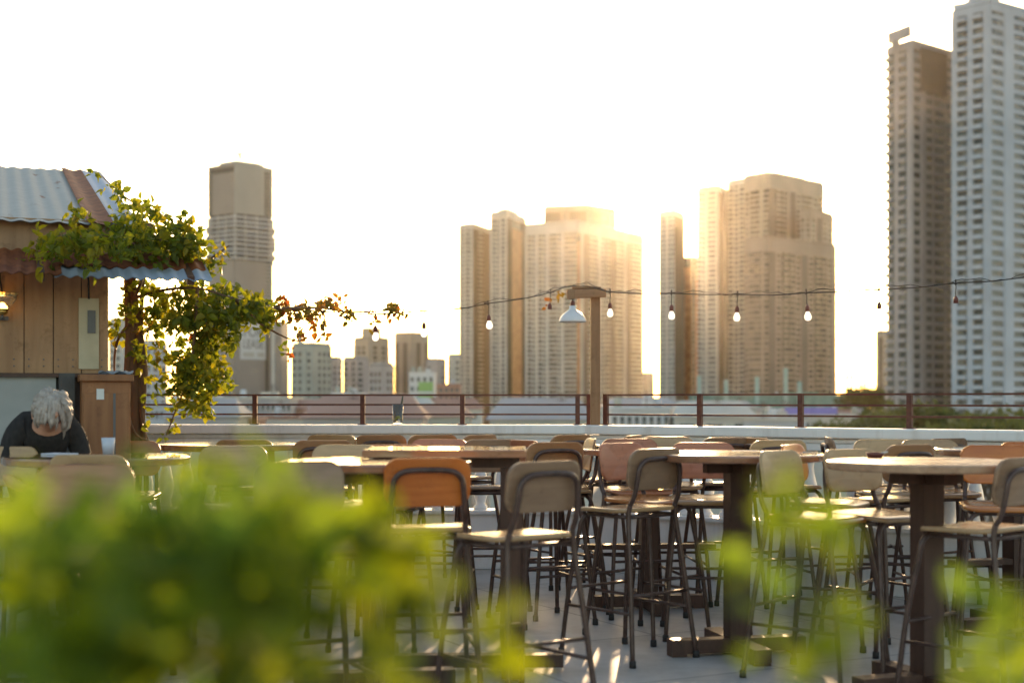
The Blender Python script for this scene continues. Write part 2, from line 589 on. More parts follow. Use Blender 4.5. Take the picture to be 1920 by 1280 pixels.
A = Vector((0.57, 10.9, 0))                       # inner corner of the parapet
UR = Vector((2.63, -2.0, 0)).normalized()         # along the right-hand parapet, towards the viewer
NR = Vector((-UR.y, UR.x, 0))                     # outwards
UL = Vector((-6.9, 0.35, 0)).normalized()         # along the left-hand parapet
NL = Vector((UL.y, -UL.x, 0))
if NL.y < 0: NL = -NL
if NR.y < 0: NR = -NR
LR, LL = 7.6, 7.5
outA = A + (NR + NL) * 0.16
fb = MB()
pr = A + UR * LR + NR * 0.3
pl = A + UL * LL + NL * 0.3
fb.prism([(-7.4, -4), (pr.x + .4, -4), (pr.x, pr.y), (outA.x + 0.05, outA.y + 0.16), (pl.x, pl.y)], -20.0, 0.0)
tag(fb.obj("terrace_floor", M['floor']), kind='structure')


# ------------------------------------------------------------------ parapet walls with balusters
BAL = MB()
BAL.lathe([(0.0, 0), (0.052, 0), (0.052, 0.03), (0.036, 0.045), (0.040, 0.07), (0.058, 0.13), (0.062, 0.19), (0.050, 0.26),
           (0.030, 0.34), (0.026, 0.39), (0.034, 0.43), (0.030, 0.45), (0.050, 0.47), (0.050, 0.51), (0.0, 0.51)], n=14)
bal_me = BAL.mesh("baluster", M['white_wall'], smooth=True)


def parapet(u, n, length, label, start):
    root = thing("parapet_wall", A, label, "wall", "white balustrade walls round the terrace")
    c = n * 0.10

    def run(mb, s0, s1, off, w, z0, z1):
        a = u * s0 + n * off + Vector((0, 0, (z0 + z1) / 2))
        b = u * s1 + n * off + Vector((0, 0, (z0 + z1) / 2))
        mb.beam(a, b, w, z1 - z0)
    m = MB(); run(m, start, length, 0.10, 0.20, 0.002, 0.43)
    bevel(m.obj("base_wall", M['white_wall'], root), 0.006)
    m = MB(); run(m, start, length, 0.10, 0.26, 0.425, 0.455)
    bevel(m.obj("lower_ledge", M['white_wall'], root), 0.006)
    m = MB(); run(m, start, length, 0.10, 0.18, 0.955, 1.0); run(m, start, length, 0.10, 0.155, 1.0, 1.008); run(m, start, length, 0.10, 0.18, 1.008, 1.035)
    bevel(m.obj("top_rail", M['white_wall'], root), 0.004)
    m = MB(); run(m, start - (0.02 if start else 0), length, 0.10, 0.27, 1.04, 1.11)
    bevel(m.obj("cap", M['white_wall'], root), 0.012, 3)
    k = 0.16
    while k < length - 0.1:
        o = link("baluster", bal_me, root)
        o.location = u * k + c + Vector((0, 0, 0.45))
        k += 0.165
    return root


parapet(UR, NR, LR, "white balustrade wall running from the lamp post to the right edge", 0.0)
parapet(UL, NL, LL, "white balustrade wall behind the vine and the tall drink glass", 0.0)


def railing(u, n, posts, length, label, t0, thin=None):
    root = thing("metal_railing", A + n * 0.12 + Vector((0, 0, 1.11)), label, "railing", "rusty railings on the white walls")
    for z in (0.08, 0.155, 0.23):
        m = MB(); m.beam(u * t0 + Vector((0, 0, z)), u * length + Vector((0, 0, z)), 0.014, 0.014)
        m.obj("rail", M['rail'], root)
    for p in posts:
        m = MB()
        m.beam(u * p + Vector((0, 0, 0)), u * p + Vector((0, 0, 0.238)), 0.036, 0.03, up=tuple(n))
        m.box(u * p + Vector((0, 0, 0.004)), (0.07, 0.05, 0.008), Matrix.Rotation(math.atan2(u.y, u.x), 3, 'Z'))
        m.obj("post", M['rail'], root)
    return root


def left_s(px):
    # distance along the left wall at which its railing meets photo column px
    k = (px - 960) / F
    o = A + NL * 0.12
    return (k * o.y - o.x) / (UL.x - k * UL.y)


railing(UR, NR, [0.10, 0.925, 1.73, 2.52, 3.31, 4.1, 4.9, 5.7], LR, "three bar rusty railing on the right wall, in front of the trees", 0.08)
railing(UL, NL, [left_s(p) for p in (1104, 1083, 867, 680, 478, 262, 60)], LL, "three bar rusty railing on the left wall, behind the tall glass", left_s(1104) - 0.01)

# ------------------------------------------------------------------ lamp post with pendant
PD = 10.93
lp = thing("lamp_post", (WX(1116, PD), PD, 1.11), "square timber lamp post with short crossarm, standing where the railings meet", "lamp post")
hh = WZ(547, PD) - 1.11
m = MB(); m.box((0, 0, hh / 2), (0.074, 0.074, hh)); bevel(m.obj("post", M['post_wood'], lp), 0.004)
m = MB(); m.box((-0.072, -0.07, hh - 0.02), (0.30, 0.06, 0.062), Matrix.Rotation(R(-2), 3, 'Y'))
bevel(m.obj("crossarm", M['arm_wood'], lp), 0.004)
m = MB(); m.box((-0.19, -0.074, hh - 0.026), (0.055, 0.075, 0.07)); bevel(m.obj("end_block", M['arm_wood'], lp), 0.004)
m = MB(); m.box((-0.07, -0.03, hh + 0.026), (0.22, 0.10, 0.016), Matrix.Rotation(R(1), 3, 'Y')); m.obj("cap_board", M['arm_wood'], lp)
PX = WX(1073, PD)
pd = thing("pendant_lamp", (PX, PD - 0.07, WZ(604, PD)), "white enamel cone shade hanging from the timber lamp post", "lamp")
sh = MB()
prof = [(0.104, 0.0), (0.106, 0.006), (0.10, 0.022), (0.085, 0.046), (0.06, 0.07), (0.036, 0.086), (0.028, 0.094), (0.026, 0.122), (0.0, 0.124)]
sh.lathe(prof, n=32)
sh.lathe([(max(0, r - 0.005), z - 0.003) for r, z in reversed(prof[:-3])], n=32)
sh.obj("lamp_shade", M['enamel'], pd, smooth=True)
m = MB(); m.lathe([(0.0, 0.124), (0.017, 0.124), (0.019, 0.14), (0.014, 0.158), (0.0, 0.16)], n=14); m.obj("lamp_holder", M['socket'], pd, smooth=True)
m = MB(); m.tube([(0, 0, 0.158), (0.002, 0.004, 0.18), (0, 0, 0.21)], 0.004); m.obj("cord", M['cable'], pd)
m = MB(); m.lathe([(0, 0.09), (0.014, 0.088), (0.028, 0.055), (0.026, 0.036), (0.012, 0.024), (0, 0.022)], n=16); m.obj("bulb", M['enamel'], pd, smooth=True)

# ------------------------------------------------------------------ string lights
wire_pts = [(430, 560, 8.7), (520, 578, 9.2), (603, 584, 9.7), (704, 589, 10.1), (795, 583, 10.35), (860, 579, 10.5), (915, 569, 10.6), (980, 560, 10.7),
            (1032, 548, 10.78), (1065, 537, 10.83), (1100, 536, 10.84), (1144, 547, 10.72), (1200, 550, 10.55), (1259, 550, 10.38), (1320, 552, 10.2), (1383, 552, 10.05),
            (1450, 553, 9.9), (1512, 549, 9.75), (1580, 547, 9.6), (1648, 543, 9.45), (1720, 539, 9.3), (1792, 531, 9.17), (1860, 527, 9.05), (1920, 520, 8.95), (2060, 505, 8.75)]


def smooth_path(pts, n=5):
    out = []
    P = [Vector(p) for p in pts]
    for i in range(len(P) - 1):
        p0, p1, p2, p3 = P[max(i - 1, 0)], P[i], P[i + 1], P[min(i + 2, len(P) - 1)]
        for k in range(n):
            t = k / n
            out.append(0.5 * ((2 * p1) + (p2 - p0) * t + (2 * p0 - 5 * p1 + 4 * p2 - p3) * t * t + (3 * p1 - p0 - 3 * p2 + p3) * t ** 3))
    out.append(P[-1])
    return out


wp = smooth_path([W(*p) for p in wire_pts], 6)
m = MB(); m.tube(wp, 0.0042, n=6)
cb = m.obj("light_cable", M['cable'])
tag(cb, "thin dark cable the bulbs hang from, strung past the lamp post", "cable")
m = MB()
m.tube([p + Vector((0, 0.01, 0.012 + 0.012 * math.sin(i * 0.55) + 0.006 * math.sin(i * 1.7))) for i, p in enumerate(wp)], 0.0024, n=5)
m.obj("support_wire", M['cable'], cb)
m = MB(); m.box((0, 0, 1.1), (0.08, 0.08, 2.2))
sp = m.obj("cable_post", M['post_wood']); sp.location = (WX(2060, 8.75), 8.75, 0)
tag(sp, "plain timber post carrying the far end of the light cable", "post")

cordm = MB(); cordm.tube([(0, 0, 0), (0.003, 0, -0.03), (-0.002, 0, -0.07), (0, 0, -0.10)], 0.0032, n=6)
cord_me = cordm.mesh("cord", M['cable'], True)
clipm = MB(); clipm.tube([(-0.035, 0, 0.004), (-0.012, 0, 0.002), (0, 0, -0.012), (0.012, 0, 0.002), (0.035, 0, 0.004)], 0.0055, n=6)
clipm.box((0, 0, 0.014), (0.008, 0.008, 0.03))
clip_me = clipm.mesh("clip", M['cable'])
sockm = MB(); sockm.lathe([(0, -0.094), (0.007, -0.096), (0.012, -0.104), (0.018, -0.114), (0.0185, -0.15), (0, -0.15)], n=12)
sock_me = sockm.mesh("socket", M['socket'], True)
bulbm = MB(); bulbm.lathe([(0, -0.148), (0.014, -0.15), (0.017, -0.162), (0.025, -0.176), (0.0285, -0.192), (0.026, -0.207), (0.017, -0.219), (0, -0.224)], n=16)
bulb_me = bulbm.mesh("bulb", M['bulb'], True)
BULBS = [(603, 584, 9.7, 0, "bulbless red socket hanging in the vine leaves, leftmost on the cable"),
         (704, 589, 10.1, 1, "lit bulb over the low skyline, leftmost of the glowing ones"),
         (795, 583, 10.35, 1, "lit bulb just past the end of the vine tendril"),
         (915, 569, 10.6, 1, "lit bulb in front of the left face of the middle towers"),
         (1032, 548, 10.78, 0, "empty socket hanging just left of the white pendant lamp"),
         (1144, 547, 10.72, 1, "lit bulb just right of the timber lamp post"),
         (1259, 550, 10.38, 1, "lit bulb over the narrow tower beside the sunlit gap"),
         (1383, 552, 10.05, 1, "lit bulb near the middle of the wide stepped tower cluster"),
         (1512, 549, 9.75, 1, "lit bulb on the right part of the wide stepped tower"),
         (1648, 543, 9.45, 0, "empty red socket against the white sky left of the grey towers"),
         (1792, 531, 9.17, 0, "empty dark socket in front of the tall grey towers")]
for i, (px, py, d, lit, lab) in enumerate(BULBS):
    b = thing("string_bulb", W(px, py, d), lab, "string light", "bulbs hanging from the light cable")
    b.rotation_euler = (R(rnd.uniform(-3, 3)), R(rnd.uniform(-4, 4)), rnd.uniform(0, .5))
    b.scale = (0.86,) * 3
    link("clip", clip_me, b); link("cord", cord_me, b); link("socket", sock_me, b)
    if lit: link("bulb", bulb_me, b)

# ------------------------------------------------------------------ tall glass on the wall
GD = 11.08
gl = thing("drink_glass", (WX(746, GD), GD, 1.11), "tall glass of milky drink with a dark straw, on the left wall", "glass")
m = MB()
m.lathe([(0, 0.0), (0.036, 0.0), (0.038, 0.01), (0.043, 0.158), (0.0405, 0.158), (0.035, 0.014), (0, 0.014)], n=24)
m.obj("tumbler", M['glass'], gl, smooth=True)
m = MB(); m.lathe([(0, 0.016), (0.0335, 0.016), (0.036, 0.07), (0.038, 0.11), (0, 0.112)], n=20); m.obj("drink", M['milk'], gl, smooth=True)
m = MB(); m.tube([(-0.004, -0.03, 0.03), (0.022, -0.02, 0.12), (0.034, 0.0, 0.19), (0.038, 0.0, 0.222)], [0.012, 0.009, 0.008, 0.006]); m.obj("straw", M['straw'], gl, smooth=True)
m = MB(); m.tube([(-0.02, -0.036, 0.035), (-0.005, -0.042, 0.055), (0.012, -0.042, 0.06), (0.02, -0.038, 0.045)], [0.008, 0.013, 0.013, 0.006]); m.obj("lime_wedge", M['lime'], gl, smooth=True)


# ------------------------------------------------------------------ bar stools
def rounded_rect(w, h, r, n=6):
    pts = []
    for cx, cy, a0 in ((w / 2 - r, h / 2 - r, 0), (-w / 2 + r, h / 2 - r, 90), (-w / 2 + r, -h / 2 + r, 180), (w / 2 - r, -h / 2 + r, 270)):
        for k in range(n + 1):
            a = R(a0 + 90 * k / n)
            pts.append((cx + r * math.cos(a), cy + r * math.sin(a)))
    return pts


SEAT_Z = 0.76


def seat_mesh():
    b = MB()
    pts = rounded_rect(0.39, 0.37, 0.07)
    rings = [(0.0, -0.022, 0.96), (0, -0.018, 1.0), (0, -0.004, 1.0), (0, 0.0, 0.97), (0, -0.003, 0.7), (0, -0.006, 0.35)]
    vs = []
    n = len(pts)
    for _, dz, s in rings:
        for x, y in pts:
            xx, yy = x * s, y * s
            z = SEAT_Z + dz - 0.030 * max(0, (yy - 0.12) / 0.065) ** 2 * 0.4 + 0.012 * max(0, (-yy - 0.1) / 0.08) * 0.6
            vs.append((xx, yy, z))
    vs.append((0, 0, SEAT_Z - 0.007))
    fs = []
    for i in range(len(rings) - 1):
        for k in range(n):
            l = (k + 1) % n
            fs.append((i * n + k, i * n + l, (i + 1) * n + l, (i + 1) * n + k))
    e = (len(rings) - 1) * n
    fs += [(e + k, e + (k + 1) % n, len(vs) - 1) for k in range(n)]
    fs.append(tuple(range(n - 1, -1, -1)))
    b.add(vs, fs)
    return b


def back_mesh():
    """curved plywood backrest, with its centre bowed away from the sitter"""
    b = MB()
    w, h, t, r = 0.365, 0.205, 0.013, 0.062
    nx, nz = 18, 10
    pts = rounded_rect(w, h, r, 7)
    n = len(pts)

    def curve(x, z, off):
        y = -0.205 + 0.85 * x * x - z * 0.16 + off
        return (x, y, 0.957 + z)
    vs, fs = [], []
    for off, sc_ in ((0, 0.0), (0, 0.5), (0, 0.93), (0.002, 1.0), (-t - 0.002, 1.0), (-t, 0.93), (-t, 0.5), (-t, 0.0)):
        for x, z in pts:
            vs.append(curve(x * sc_, z * sc_, off if abs(off) > 0.003 or off == 0 else -off))
    for i in range(7):
        for k in range(n):
            l = (k + 1) % n
            fs.append((i * n + l, i * n + k, (i + 1) * n + k, (i + 1) * n + l))
    b.add(vs, fs)
    return b


TR = 0.0125
legs = []
for sx in (-1, 1):
    # front leg: leaves the seat rail with a wide bend and splays to the floor
    b = MB()
    b.tube(smooth_path([(sx * 0.06, 0.145, SEAT_Z - 0.037), (sx * 0.13, 0.15, SEAT_Z - 0.040), (sx * 0.168, 0.163, SEAT_Z - 0.075), (sx * 0.180, 0.176, SEAT_Z - 0.16), (sx * 0.205, 0.215, 0.36), (sx * 0.228, 0.252, 0.015)], 5), TR, n=8)
    f = MB(); f.lathe([(0, 0), (0.017, 0), (0.0165, 0.032), (0.013, 0.036), (0, 0.036)], (sx * 0.228, 0.252, 0.001), 10)
    legs.append((b.mesh("leg", M['tube'], True), f.mesh("rubber_foot", M['foot'], True)))
for sx in (-1, 1):
    # rear leg: carries on upwards into the back frame
    b = MB()
    b.tube(smooth_path([(sx * 0.160, -0.178, SEAT_Z + 0.02), (sx * 0.168, -0.175, SEAT_Z - 0.06), (sx * 0.190, -0.210, 0.45), (sx * 0.225, -0.262, 0.015)], 5), TR, n=8)
    f = MB(); f.lathe([(0, 0), (0.017, 0), (0.0165, 0.032), (0.013, 0.036), (0, 0.036)], (sx * 0.225, -0.262, 0.001), 10)
    legs.append((b.mesh("leg", M['tube'], True), f.mesh("rubber_foot", M['foot'], True)))
b = MB()
arch = [(-0.160, -0.178, SEAT_Z + 0.02), (-0.156, -0.205, 0.83), (-0.149, -0.222, 0.92), (-0.140, -0.228, 0.970), (-0.110, -0.236, 1.000), (-0.06, -0.241, 1.009),
        (0, -0.243, 1.010), (0.06, -0.241, 1.009), (0.110, -0.236, 1.000), (0.140, -0.228, 0.970), (0.149, -0.222, 0.92), (0.156, -0.205, 0.83), (0.160, -0.178, SEAT_Z + 0.02)]
b.tube(smooth_path(arch, 4), TR, n=8)
arch_me = b.mesh("back_frame", M['tube'], True)
b = MB()
b.tube([(-0.165, -0.16, SEAT_Z - 0.038), (-0.155, 0.13, SEAT_Z - 0.038)], 0.010, n=8)
b.tube([(0.165, -0.16, SEAT_Z - 0.038), (0.155, 0.13, SEAT_Z - 0.038)], 0.010, n=8)
b.tube([(-0.165, -0.165, SEAT_Z - 0.038), (0.165, -0.165, SEAT_Z - 0.038)], 0.010, n=8)
b.tube([(-0.14, 0.148, SEAT_Z - 0.039), (0.14, 0.148, SEAT_Z - 0.039)], 0.0115, n=8)
frame_me = b.mesh("seat_frame", M['tube'], True)
stretch_me = []
for a_, b_ in (((-0.206, 0.217, 0.34), (0.206, 0.217, 0.34)), ((-0.200, -0.226, 0.34), (0.200, -0.226, 0.34)),
               ((-0.212, 0.226, 0.255), (-0.208, -0.238, 0.255)), ((0.212, 0.226, 0.255), (0.208, -0.238, 0.255))):
    b = MB(); b.tube([a_, b_], 0.0085, n=7)
    stretch_me.append(b.mesh("stretcher", M['tube'], True))
SEAT, BACK = seat_mesh(), back_mesh()
seat_me = {k: SEAT.mesh("seat", M['seat_' + k], True) for k in ('grey', 'tan', 'orange', 'red', 'brown')}
back_me = {k: BACK.mesh("backrest", M['ply_' + k], True) for k in ('grey', 'tan', 'orange', 'red', 'brown')}
STOOLS = "bar stools set round the tables"


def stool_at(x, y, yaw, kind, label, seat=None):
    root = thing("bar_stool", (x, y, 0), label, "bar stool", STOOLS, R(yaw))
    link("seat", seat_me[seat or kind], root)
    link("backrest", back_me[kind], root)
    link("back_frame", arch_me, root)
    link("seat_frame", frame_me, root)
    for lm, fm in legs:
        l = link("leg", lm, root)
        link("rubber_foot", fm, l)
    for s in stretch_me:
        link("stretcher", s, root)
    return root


def stool(px, d, yaw, kind, label, seat=None):
    """px, d: where the backrest stands; yaw 0 faces away from the viewer, positive turns left"""
    fx, fy = -math.sin(R(yaw)), math.cos(R(yaw))
    return stool_at(WX(px, d) + fx * 0.2, d + fy * 0.2, yaw, kind, label, seat)


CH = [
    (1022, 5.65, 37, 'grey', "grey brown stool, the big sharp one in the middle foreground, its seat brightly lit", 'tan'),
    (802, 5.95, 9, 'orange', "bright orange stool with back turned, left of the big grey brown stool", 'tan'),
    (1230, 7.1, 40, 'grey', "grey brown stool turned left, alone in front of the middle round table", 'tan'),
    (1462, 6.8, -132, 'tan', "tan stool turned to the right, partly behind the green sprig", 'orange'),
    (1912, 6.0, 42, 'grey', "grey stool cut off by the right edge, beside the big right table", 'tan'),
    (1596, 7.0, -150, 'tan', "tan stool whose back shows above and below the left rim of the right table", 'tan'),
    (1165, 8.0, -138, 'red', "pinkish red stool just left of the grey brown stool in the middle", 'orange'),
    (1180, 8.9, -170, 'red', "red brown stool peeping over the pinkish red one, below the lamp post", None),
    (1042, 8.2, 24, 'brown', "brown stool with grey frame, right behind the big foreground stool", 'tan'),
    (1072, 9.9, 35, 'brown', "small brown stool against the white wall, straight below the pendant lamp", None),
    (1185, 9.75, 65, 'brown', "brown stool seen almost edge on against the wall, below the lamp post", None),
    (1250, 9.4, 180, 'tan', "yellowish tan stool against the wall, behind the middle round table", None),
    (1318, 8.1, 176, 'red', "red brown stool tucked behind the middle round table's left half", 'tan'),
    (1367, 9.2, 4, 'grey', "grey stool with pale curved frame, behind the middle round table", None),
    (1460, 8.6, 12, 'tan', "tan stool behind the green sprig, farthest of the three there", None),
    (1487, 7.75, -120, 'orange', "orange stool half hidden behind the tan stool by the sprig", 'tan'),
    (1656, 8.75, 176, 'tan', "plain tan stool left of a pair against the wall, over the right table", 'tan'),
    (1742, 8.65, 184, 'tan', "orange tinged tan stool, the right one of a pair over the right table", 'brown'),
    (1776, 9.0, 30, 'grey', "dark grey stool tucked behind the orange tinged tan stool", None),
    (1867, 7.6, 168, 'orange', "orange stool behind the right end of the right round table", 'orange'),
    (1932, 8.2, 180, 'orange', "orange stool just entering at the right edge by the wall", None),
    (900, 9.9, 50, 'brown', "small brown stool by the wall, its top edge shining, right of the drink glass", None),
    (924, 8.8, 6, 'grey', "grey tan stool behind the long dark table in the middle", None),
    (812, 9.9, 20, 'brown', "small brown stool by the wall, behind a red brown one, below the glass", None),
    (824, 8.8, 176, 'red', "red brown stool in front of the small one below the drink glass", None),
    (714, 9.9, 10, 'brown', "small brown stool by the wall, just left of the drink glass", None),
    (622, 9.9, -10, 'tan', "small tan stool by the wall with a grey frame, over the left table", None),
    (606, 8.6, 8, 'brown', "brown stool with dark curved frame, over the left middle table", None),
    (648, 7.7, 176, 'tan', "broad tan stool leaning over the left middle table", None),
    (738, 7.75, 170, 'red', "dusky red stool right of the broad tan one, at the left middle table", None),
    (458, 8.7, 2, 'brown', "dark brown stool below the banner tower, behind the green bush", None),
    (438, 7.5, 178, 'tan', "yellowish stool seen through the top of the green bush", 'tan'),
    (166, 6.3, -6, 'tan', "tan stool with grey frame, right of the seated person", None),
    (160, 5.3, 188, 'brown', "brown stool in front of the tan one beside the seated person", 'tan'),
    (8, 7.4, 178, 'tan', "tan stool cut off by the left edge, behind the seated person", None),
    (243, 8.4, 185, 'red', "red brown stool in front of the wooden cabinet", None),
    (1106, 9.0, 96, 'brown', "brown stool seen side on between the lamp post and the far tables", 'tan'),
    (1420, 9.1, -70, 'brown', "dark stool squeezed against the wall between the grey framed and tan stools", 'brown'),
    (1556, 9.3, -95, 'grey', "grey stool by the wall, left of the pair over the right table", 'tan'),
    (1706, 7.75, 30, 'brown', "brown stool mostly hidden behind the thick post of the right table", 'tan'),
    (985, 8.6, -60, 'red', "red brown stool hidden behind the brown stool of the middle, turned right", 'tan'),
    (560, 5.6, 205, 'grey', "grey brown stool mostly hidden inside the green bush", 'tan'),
]
for c in CH:
    stool(*c)

# ------------------------------------------------------------------ tables
TZ = 1.03
tm = MB()
tr_ = 0.44
nseg = 40


def top_mesh(mat):
    b = MB()
    prof = [(0.0, TZ - 0.038), (tr_ - 0.006, TZ - 0.038), (tr_, TZ - 0.033), (tr_, TZ - 0.006), (tr_ - 0.006, TZ), (tr_ * 0.6, TZ + 0.0005), (0.0, TZ + 0.0005)]
    b.lathe(prof, n=48)
    return b.mesh("tabletop", mat, False)


top_a, top_b = top_mesh(M['table_wood']), top_mesh(M['table_pale'])
b = MB(); b.box((0, 0, (TZ - 0.10 + 0.05) / 2), (0.105, 0.105, TZ - 0.10 - 0.05)); post_me = b.mesh("post", M['dark_wood'])
b = MB(); b.beam((-0.17, 0, TZ - 0.07), (0.17, 0, TZ - 0.07), 0.07, 0.062); b.beam((0, -0.17, TZ - 0.072), (0, 0.17, TZ - 0.072), 0.07, 0.058); brace_me = b.mesh("top_brace", M['dark_wood'])
b = MB(); b.beam((-0.36, 0, 0.051), (0.36, 0, 0.051), 0.09, 0.07); b.box((-0.32, 0, 0.009), (0.08, 0.085, 0.016)); b.box((0.32, 0, 0.009), (0.08, 0.085, 0.016)); footA = b.mesh("foot", M['dark_wood'])
b = MB(); b.beam((0, -0.36, 0.049), (0, 0.36, 0.049), 0.09, 0.064); b.box((0, -0.32, 0.008), (0.085, 0.08, 0.014)); b.box((0, 0.32, 0.008), (0.085, 0.08, 0.014)); footB = b.mesh("foot", M['dark_wood'])
b = MB(); b.beam((-0.42, 0, 0.40), (0.42, 0, 0.40), 0.09, 0.03); rest_me = b.mesh("foot_rest", M['dark_wood'])
TABLES = [
    (1738, 6.35, 20, top_b, 0, "large pale round bar table at right, nearest the camera on that side"),
    (1381, 7.3, 12, top_a, 0, "round bar table with dark post in the middle, right of the lamp post"),
    (1216, 8.9, 5, top_a, 1, "round bar table near the wall, behind the grey brown stool"),
    (702, 6.4, 10, top_a, 0, "round bar table left of the orange stool, its edge in blur"),
    (430, 8.9, 15, top_a, 0, "round bar table by the vine's hanging leaves, near the wall"),
    (182, 6.9, 8, top_a, 0, "round bar table at which the person sits"),
    (1905, 8.0, 18, top_a, 1, "bar table at the far right edge, behind the orange stool"),
]
for px, d, rz, tp, rest, lab in TABLES:
    t = thing("bar_table", (WX(px, d), d, 0), lab, "table", "round bar tables on the terrace", R(rz))
    bevel(link("tabletop", tp, t), 0.003)
    link("post", post_me, t); link("top_brace", brace_me, t); link("foot", footA, t); link("foot", footB, t)
    if px == 1216: t.scale = (1, 1, 0.97)
    if rest: link("foot_rest", rest_me, t)

at = thing("ashtray", (WX(1641, 6.72), 6.72, TZ + 0.001), "small dark red ashtray on the far left rim of the right round table", "ashtray")
m = MB(); m.lathe([(0, 0), (0.035, 0), (0.045, 0.022), (0.040, 0.022), (0.032, 0.008), (0, 0.008)], n=20); m.obj("bowl", M['socket'], at, smooth=True)
m = MB(); m.tube([(0.02, -0.01, 0.018), (0.055, -0.02, 0.026)], 0.004, n=6); m.obj("cigarette_stub", M['paper'], at, smooth=True)

lt = thing("bar_table", (WX(838, 6.85), 6.85, 0), "long rectangular bar table on two posts, between the orange and big grey brown stools", "table", "rectangular bar table in the middle")
m = MB(); m.box((0, 0, 1.052), (0.76, 0.56, 0.036)); bevel(m.obj("tabletop", M['table_wood'], lt), 0.004)
m = MB(); m.box((0, 0, 1.005), (0.70, 0.10, 0.055)); m.obj("top_brace", M['dark_wood'], lt)
for sx in (-0.30, 0.31):
    m = MB(); m.box((sx, 0, 0.53), (0.105, 0.105, 0.89)); m.obj("post", M['dark_wood'], lt)
    m = MB(); m.beam((sx, -0.30, 0.05), (sx, 0.30, 0.05), 0.09, 0.07); m.obj("foot", M['dark_wood'], lt)
m = MB(); m.beam((-0.25, 0, 0.05), (0.26, 0, 0.05), 0.07, 0.06); m.beam((0.36, 0, 0.05), (0.56, 0, 0.05), 0.07, 0.06); m.obj("foot_beam", M['dark_wood'], lt)

# ------------------------------------------------------------------ hut
HO = Vector((-2.41, 8.5, 0))
ha = R(20)
HU = Vector((math.cos(ha), math.sin(ha), 0))
HV = Vector((-math.sin(ha), math.cos(ha), 0))


def hut_thing(name, s, t, z, label, cat, group=None):
    p = HO + HU * s + HV * t
    return thing(name, (p.x, p.y, z), label, cat, group, ha)


hut = hut_thing("plank_hut", 0, 0, 0, "timber hut with tin roofs and plank wall at the left edge", "hut")
m = MB()
x = 0.0
k = 0
while x > -3.0:
    wd = 0.165 + rnd.uniform(-0.01, 0.01)
    m.box((x - wd / 2, 0.02 + rnd.uniform(-0.006, 0.004), 1.84), (wd - 0.005, 0.03, 0.76))
    x -= wd
y = 0.05
while y < 3.2:
    wd = 0.165
    m.box((-0.018 + rnd.uniform(-0.004, 0.004), y + wd / 2, 1.84), (0.03, wd - 0.006, 0.76))
    y += wd
m.obj("plank_wall", M['plank'], hut)
m = MB(); m.box((-1.5, 0.07, 1.15), (2.9, 0.04, 2.2)); m.box((-0.06, 1.7, 1.15), (0.04, 3.1, 2.2)); m.obj("wall_lining", M['dark_post'], hut)
m = MB(); m.box((-1.65, 0.03, 0.725), (2.70, 0.03, 1.44)); m.obj("plaster_panel", M['grey_panel'], hut)
m = MB(); m.box((-0.24, 0.01, 0.73), (0.09, 0.07, 1.46)); m.obj("corner_post", M['dark_post'], hut)
m = MB(); m.box((-1.5, 0.012, 1.448), (3.0, 0.065, 0.022)); m.obj("sill_board", M['dark_wood'], hut)
m = MB(); m.box((-1.4, 0.0, 2.265), (3.3, 0.05, 0.20)); m.obj("fascia_board", M['plank'], hut)
m = MB(); m.box((-0.115, -0.004, 1.695), (0.115, 0.02, 0.42)); m.obj("cream_board", M['cream'], hut)
m = MB(); m.box((-0.100, -0.018, 1.765), (0.045, 0.012, 0.135)); m.obj("dark_plate", M['dark_panel'], hut)
for sx in (-2.2, -1.3, -0.4, 0.42):
    m = MB(); m.beam((sx, 0.0, 2.15), (sx, -0.5, 1.985), 0.04, 0.05)
    m.obj("rafter", M['dark_wood'], hut)


def corrugated(s0, s1, t0, z0, t1, z1, pitch, amp, thick=0.004, ragged=0.0):
    b = MB()
    n = int((s1 - s0) / pitch * 8)
    L = 8
    for side in (0, 1):
        vs = []
        for j in range(L + 1):
            f = j / L
            for i in range(n + 1):
                s = s0 + (s1 - s0) * i / n
                w = math.sin(2 * math.pi * s / pitch) * amp
                t = t0 + (t1 - t0) * f
                if ragged and j == L:
                    t += ragged * math.sin(s * 3.1) + ragged * 0.4 * math.sin(s * 11)
                vs.append((s, t, z0 + (z1 - z0) * f + w - side * thick))
        fs = []
        for j in range(L):
            for i in range(n):
                q = (j * (n + 1) + i, j * (n + 1) + i + 1, (j + 1) * (n + 1) + i + 1, (j + 1) * (n + 1) + i)
                fs.append(q if side else tuple(reversed(q)))
        b.add(vs, fs)
    return b


RUST = ((0.14, 0.055, 0.03), (0.28, 0.12, 0.06))
tin_main = mat_rusty("tin_upper", (0.35, 0.35, 0.32), (0.46, 0.455, 0.415), *RUST, bias=0.70, metal=0.0)
tin_rust = mat_rusty("tin_rust", (0.40, 0.36, 0.33), (0.46, 0.42, 0.38), (0.15, 0.045, 0.02), (0.30, 0.10, 0.035), bias=0.22, metal=0.0)
tin_blue = mat_rusty("tin_blue", (0.36, 0.42, 0.50), (0.46, 0.52, 0.60), *RUST, bias=0.72, metal=0.3)
corrugated(-2.6, -0.11, 3.3, 3.17, -0.12, 2.335, 0.105, 0.005).obj("roof", tin_main, hut, smooth=True)
corrugated(-0.13, 0.02, 3.3, 3.178, -0.12, 2.343, 0.15, 0.009).obj("roof_flashing", tin_rust, hut, smooth=True)
corrugated(0.0, 0.18, 3.3, 3.172, -0.12, 2.337, 0.105, 0.005).obj("roof_edge_sheet", tin_blue, hut, smooth=True)
corrugated(-2.6, -0.29, 0.0, 2.19, -0.52, 2.000, 0.076, 0.0075, ragged=0.012).obj("eave_sheet", tin_rust, hut, smooth=True)
